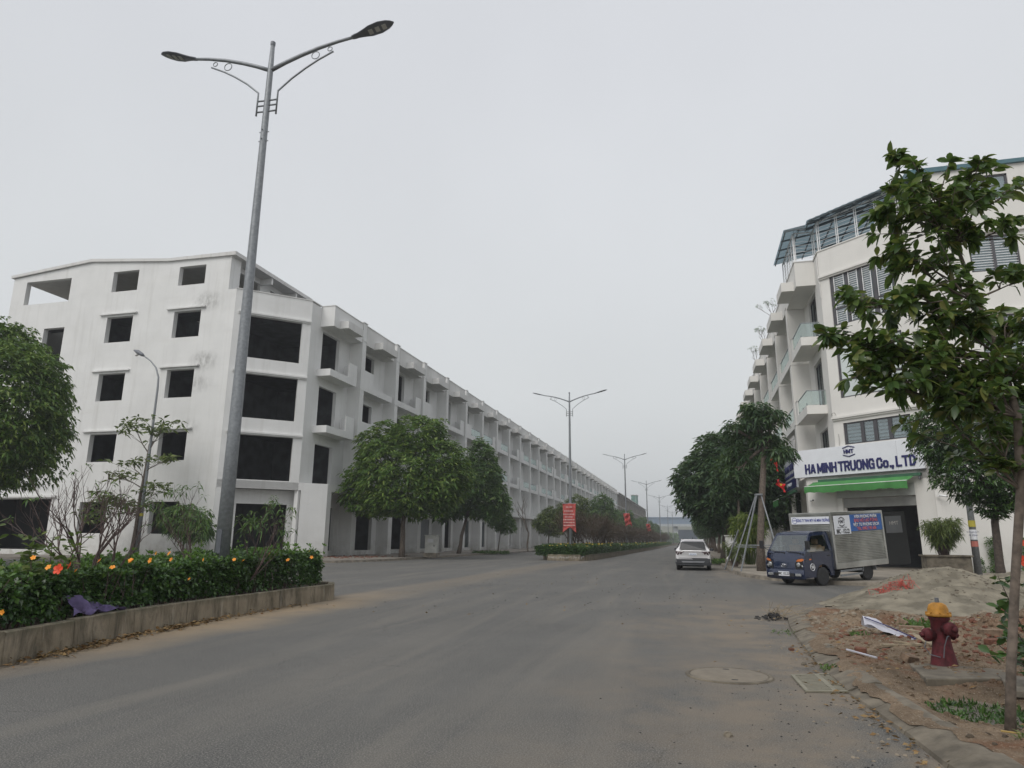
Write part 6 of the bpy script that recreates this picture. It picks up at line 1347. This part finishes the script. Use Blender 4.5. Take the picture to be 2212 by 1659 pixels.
for k in range(13):
    v=.045+.91*k/13
    for (a,b) in ((.07,.46),(.55,.93)): m_=M(); gbox(m_,a,b,v+.034,v+.07,.004,.018); m_.build('bar',GR,ge)
# ================================================================== sand heap, rubble, debris
def sand_h(x,y):
    r1=np.exp(-(np.abs((x-6.0)/1.75)**2.0+np.abs((y-20.3)/1.9)**2.0)); r2_=np.exp(-(np.abs((x-8.3)/1.9)**2.4+np.abs((y-21.3)/1.9)**2.2)); r3_=np.exp(-((x-5.0)/1.5)**2-((y-18.2)/1.3)**2)
    z=np.maximum(.98*r1,np.maximum(.86*r2_,.42*r3_))+.16*r1*0+.05*VN(x*1.1,y*1.1)*(r1+r2_)*2+.06*VN(x*3.5,y*3.5)+.035*VN(x*8,y*8)
    ed=1/(1+np.exp(-((r1+r2_+r3_)-.11)*50)); return z*ed-.02+.0*x
sp_=tag(link('sand_heap',gridmesh('sand_heap',2.4,12.5,15.2,25.5,.06,lambda x,y:sand_h(x,y)+np.where(y<18.7,.11,.0)*(1-1/(1+np.exp((18.7-y)*6)))*0+np.where(y<18.8,.10,0),lambda x,y:sand_h(x,y)>.012,SAND)),'long grey-brown heap of sand at the right street corner','sand heap')
BR=mat('broken_red_brick',(.15,.062,.038),.9,var=.3,scale=15,bmp=.5,bscale=50); BRD=mat('mortar_crusted_brick',(.20,.14,.095),.95,var=.3,scale=15,bmp=.5,bscale=50); CR_=mat('plaster_crumb',(.22,.185,.14),.95,var=.25,scale=12); DK=mat('black_ash_lump',(.025,.024,.024),.9)
PLK=mat('weathered_plank',(.27,.22,.15),.85,var=.3,scale=9); WHS=mat('dirty_white_sheet',(.50,.50,.56),.75,var=.1,scale=6); NETR=mat('red_plastic_net',(.38,.06,.04),.6)
def vz(x,y): return float(verge_h(np.array([x]),np.array([y]))[0])
rb=random.Random(17)
def chunk(r_,rs):
    m_=M(); vs=[];
    for z,k in ((-.5,5),(.1,6),(.6,4)):
        for j in range(6): a=j*math.pi/3+rs.uniform(-.3,.3); q=r_*rs.uniform(.65,1.1)*(1 if z<.5 else .6); vs.append((q*math.cos(a),q*.8*math.sin(a),r_*z*.8))
    fs=[tuple(range(6))[::-1],tuple(range(12,18))]+[(i*6+j,i*6+(j+1)%6,i*6+6+(j+1)%6,i*6+6+j) for i in (0,1) for j in range(6)]
    m_.add(vs,fs); return m_
def brick(u,v,y,ang,lab,size=(.20,.10,.065),mt=None,group=None,tilt=0):
    p=onray(u,v,y=y); z=vz(p.x,y) if y<18.6 else float(sand_h(np.array([p.x]),np.array([y]))[0]); sx,sy,sz=size; m_=M().box(-sx/2,sx/2,-sy/2,sy/2,0,sz); o=m_.build('brick',mt or BR,None,bevel=.008); o.location=(p.x,y,z-.01); o.rotation_euler=(tilt,tilt*.5,ang); return tag(o,lab,'brick',group)
brick(2140,1335,11.6,.3,'whole brown brick lying under the white sheet',(.34,.14,.09),BRD)
brick(2138,1352,11.2,.8,'red brick piece under the white sheet end',(.22,.11,.07),BR)
brick(2275*.864,1327,12.9,-.2,'flat brown brick among the rubble left of the hydrant cap',(.36,.15,.07),BRD)
brick(1943,1320,13.3,.9,'upright broken brick lump at the foot of the sand heap',(.20,.16,.15),BRD,None,.5)
brick(1962,1432,10.0,.7,'big mortar-covered brick lump left of the hydrant foot',(.20,.12,.09),BRD,None,.35)
brick(1860,1420,10.4,-.3,'dark-sided small brick on the red soil',(.14,.09,.09),BR,None,.1)
brick(2100*.955,1310,13.6,.2,'pinkish brick behind the white sheet',(.24,.11,.07),BR)
brick(1712,1436,10.45,.2,'brick crumb in the gutter by the grate',(.07,.05,.035),BR)
# white rolled sheet on planks
ws=empty('white_sheet',(0,0,0),0,'dirty white plastic sheet draped over bricks, tapering to the right','sheet'); a=onray(1862,1318,y=12.2); a.z=.46; b=onray(1975,1357,y=11.3); b.z=.24
m_=M(); vs=[];fs=[]; nn_=14
for i in range(nn_+1):
    t=i/nn_; c=a.lerp(b,t)+Vector((0,0,.02*math.sin(t*7))); w=.30*(1-t)**.7+.03; lift=.16*(1-t)
    for j in range(6): s_=j/5; vs.append(c+Vector((.10*(s_-.5)*w,w*(s_-.4)*1.2,-.16*(1-t*.7)*(abs(s_-.45)*2)**1.5+.02*math.sin(s_*9+t*14))))
for i in range(nn_):
    for j in range(5): fs.append((i*6+j,i*6+j+1,i*6+7+j,i*6+6+j))
m_.add(vs,fs); m_.build('sheet',WHS,ws,True); M().tube([a+Vector((0,-.12,-.03)),a.lerp(b,.5)+Vector((0,-.11,-.0)),b+Vector((0,-.03,.0))],.008,5).build('blue_edge_cord',NAVY,ws)
def plank(u0,v0,u1,v1,y0,y1,w,h,lab,mt=PLK):
    p=onray(u0,v0,y=y0);q=onray(u1,v1,y=y1); p.z=vz(p.x,y0)+.02+h/2;q.z=vz(q.x,y1)+.02+h/2; o=M().bar(p,q,w,h).build('plank',mt,None,bevel=.004); return tag(o,lab,'plank')
plank(1905,1373,1985,1366,10.9,11.05,.09,.03,'pale grey board lying flat below the white sheet')
plank(1965,1350,2015,1370,11.6,11.0,.10,.025,'weathered brown plank leaning right of the white sheet end')
plank(1955,1342,2050,1350,11.9,11.6,.07,.04,'thin board behind the hydrant neck')
plank(1830,1419,1895,1431,10.4,10.0,.025,.02,'thin white stick on the soil left of the hydrant',WHS)
plank(1930,1383,1975,1381,11.0,11.0,.04,.02,'short pale batten on the red soil')
plank(2125,1500,2190,1512,7.9,7.8,.06,.03,'pale broken board near the sapling foot',WHS)
plank(2165,1602,2209,1606,6.6,6.6,.018,.012,'yellowish stick on the ground at the lower right',mat('yellow_stick',(.36,.25,.08),.8))
# red netting on the sand
ne=empty('plastic_netting',(0,0,0),0,'tangle of red-orange plastic netting lying on the sand heap','netting'); m_=M(); 
for k in range(46):
    y=rb.uniform(18.9,19.5); t0=rb.random(); u0=1868+t0*95; v0=1296-t0*35+rb.uniform(-12,14)
    pts=[]; 
    for j in range(4):
        p=onray(u0+j*rb.uniform(4,13),v0-j*rb.uniform(-3,5),y=18.9); 
        yy=19.0+ (0.9 if v0<1285 else .3)*rb.random(); z=float(sand_h(np.array([p.x]),np.array([yy]))[0]); pts.append((p.x,yy,z+.02+rb.uniform(0,.05)))
    m_.tube(pts,.006,4,cap=False)
m_.build('strands',NETR,ne)
# rubble and litter scatter
def scatter(name,n,fxy,size,mt,lab,cat,seed,zf=lambda x,y:0.0):
    rs=random.Random(seed); V=[];F=[]
    base=[chunk(1,rs) for _ in range(6)]; m_=M()
    for i in range(n):
        x,y=fxy(rs); s_=size*rs.uniform(.4,1)**2*1.6; b_=base[i%6]; a=rs.uniform(0,6.28); ca,sa=math.cos(a),math.sin(a); z=zf(x,y)
        m_.add([(x+s_*(v[0]*ca-v[1]*sa),y+s_*(v[0]*sa+v[1]*ca),z+s_*v[2]*.9) for v in b_.v],b_.f)
    return tag(m_.build(name,mt),lab,cat,kind='stuff')
def gz(rs,cx,cy,sx,sy): 
    while True:
        x,y=rs.gauss(cx,sx),rs.gauss(cy,sy)
        if x>ckx(min(y,18))+.3 and 5<y<18: return x,y
scatter('rubble',480,lambda r_:gz(r_,4.0,13.6,1.1,.8),.055,CR_,'pale plaster crumbs and stones between sheet and sand heap','rubble',1,vz)
scatter('rubble',420,lambda r_:gz(r_,3.4,11.3,1.0,.9),.034,BR,'red brick crumbs spread over the soil round the hydrant','rubble',2,vz)
scatter('clods',1500,lambda r_:gz(r_,3.2,10.0,1.2,2.8),.034,DIRT,'brown earth clods all over the verge','soil',12,vz)
scatter('rubble',160,lambda r_:gz(r_,2.4,13.2,.7,1.4),.03,CR_,'pale crumbs along the back of the kerb','rubble',14,vz)
scatter('rubble',420,lambda r_:gz(r_,4.6,12.9,.8,.9),.055,BR,'red clods on the mound right of the hydrant','rubble',6,vz)
scatter('pebbles',300,lambda r_:((lambda y:(ckx(y)-abs(r_.gauss(0,.35))-.05,y))(r_.uniform(5,17))),.015,CR_,'small stones and grit along the kerb gutter','gravel',3)
scatter('pebbles',260,lambda r_:(r_.gauss(1.0,.7),r_.uniform(5,9)),.010,DK,'dark grit scattered over the dusty road edge','gravel',4)
scatter('pebbles',140,lambda r_:(r_.uniform(-8,1),r_.uniform(14,30)),.018,DK,'small dark crumbs scattered on the open asphalt','gravel',5)
scatter('clods',70,lambda r_:gz(r_,2.5,7.0,.25,.8),.03,SOIL,'dark wet clods in the hollow by the slab','soil',7,vz)
scatter('rubble',160,lambda r_:(r_.gauss(-25.5,1.6),r_.gauss(49,2.5)),.09,BR,'reddish rubble heap at the corner building doorstep','rubble',8,lambda x,y:.14)
scatter('sand_lumps',420,lambda r_:((lambda x,y:(x,y))(r_.gauss(6.2,1.6),r_.gauss(19.2,1.0))),.035,KERBD,'dark crumbs on the sand heap','soil',9,lambda x,y:float(sand_h(np.array([x]),np.array([y]))[0])+(.1 if y<18.8 else 0))
# burnt clump at the corner kerb
bc=empty('ash_heap',(1.50,15.6,.0),0,'small black heap of burnt rubbish at the kerb corner','rubbish'); m_=M()
for i in range(60): s_=rb.uniform(.02,.06); b_=chunk(s_,rb); x,y=rb.gauss(0,.14),rb.gauss(0,.15); z=max(0,.14-.45*math.hypot(x,y)); m_.add([(v[0]+x,v[1]+y,v[2]+z) for v in b_.v],b_.f)
tag(m_.build('clump',DK,bc),kind='stuff')
m_=M(); [m_.tube([(rb.gauss(.1,.15),rb.gauss(0,.15),.05),(rb.gauss(.2,.25),rb.gauss(0,.2),rb.uniform(.15,.38))],.005,3) for _ in range(30)]; m_.build('twigs',PLK,bc)
for i,(u,v,lab) in enumerate([(1572,1591,'single brown stone lying alone on the road near the camera'),(1737,1437,'small rusty stone left of the grate on the road')]):
    p=onray(u,v,y=1); d=CR*((u-1106)/1477.)-CU*((v-829.5)/1477.)+FW; t=-1.55/d.z; q=Vector((0,0,1.55))+d*t; o=chunk(.045,rb).build('stone',KERBD); o.location=(q.x,q.y,.015); tag(o,lab,'stone')
# dry leaves
DL=leafmat('dry_leaves',[(.16,.09,.04),(.24,.15,.07),(.33,.23,.11),(.10,.06,.035)],.05,.8,.2)
def litter(name,n,fxy,L,lab,seed,zf=lambda x,y:.012,mt=None,z_s=.012,group=None):
    rs=np.random.RandomState(seed); P=np.array([fxy(rs) for _ in range(n)]); z=np.array([zf(*p) for p in P])+np.abs(rs.normal(0,z_s,n)); P=np.column_stack([P,z]); a=rs.uniform(0,6.28,n); D=np.stack([np.cos(a),np.sin(a),rs.normal(0,.18,n)],1)
    V,Q=leafcloud(P,D,L*rs.uniform(.6,1.2,n),L*.42*rs.uniform(.7,1.2,n),seed,droop=.05,fold=.2); return tag(link(name,npmesh(name,V,Q,mt or DL)),lab,'leaves',kind='stuff')
litter('dry_leaves',620,lambda r_:((lambda y,o:(float(xk(y))+.05+abs(o),y))(r_.choice([r_.normal(8.0,.7),r_.normal(10.6,.8),r_.uniform(7,15)]),r_.normal(0,.11))),.10,'drift of dry brown leaves along the foot of the near kerb wall',1,lambda x,y:.01,z_s=.03)
litter('dry_leaves',200,lambda r_:(ckx(min(max(5,(yy:=r_.uniform(5,12))),17))-abs(r_.normal(.0,.12)),yy),.07,'dry leaves and bits in the right-hand gutter',2)
litter('dry_leaves',300,lambda r_:(float(xk(yy:=r_.uniform(5,15)))-.3-abs(r_.normal(0,.3)),yy),.09,'dead leaves lying under the near hedge',3,lambda x,y:.31)
litter('dry_leaves',160,lambda r_:(r_.uniform(-9,1),r_.uniform(13,34)),.07,'single dry leaves scattered over the asphalt',4)
litter('dry_leaves',260,lambda r_:(r_.normal(3.1,.9),r_.normal(11,2.5)),.08,'dry leaves on the earth verge',5,lambda x,y:vz(x,y)+.01)
# purple cloth in the near hedge
PUR=mat('faded_purple_cloth',(.105,.08,.18),.85,var=.25,scale=9); pc=empty('purple_cloth',(0,0,0),0,'faded purple cloth tangled at the foot of the near hedge','cloth'); vs=[];fs=[]; nn_=20
for i in range(nn_+1):
    for j in range(9):
        s_=i/nn_;t=j/8; base=onray(150+s_*140,1330-s_*14,xx=-8.60); y=base.y; z=.43+t*(.30*(1-s_)**1.5+.05)+.03*math.sin(s_*16+t*5)+.02*math.sin(t*11+s_*3); vs.append((float(xk(y))-.10-.14*t-.04*math.sin(s_*12+t*3),y+.04*math.sin(t*6+s_*9),z-.02*t))
for i in range(nn_):
    for j in range(8): k=i*9+j; fs.append((k,k+1,k+10,k+9))
M().add(vs,fs).build('cloth',PUR,pc,True)
# ================================================================== haze
hz=bpy.data.materials.new('haze_air'); hz.use_nodes=True; n=hz.node_tree; n.nodes.clear(); o_=n.nodes.new('ShaderNodeOutputMaterial'); pv_=n.nodes.new('ShaderNodeVolumePrincipled'); pv_.inputs['Density'].default_value=.0008; pv_.inputs['Color'].default_value=(.93,.96,1,1); pv_.inputs['Anisotropy'].default_value=.2; n.links.new(pv_.outputs[0],o_.inputs['Volume'])
hb_=tag(M().box(-420,420,-70,1720,-1.1,62).build('haze',hz),kind='stuff')
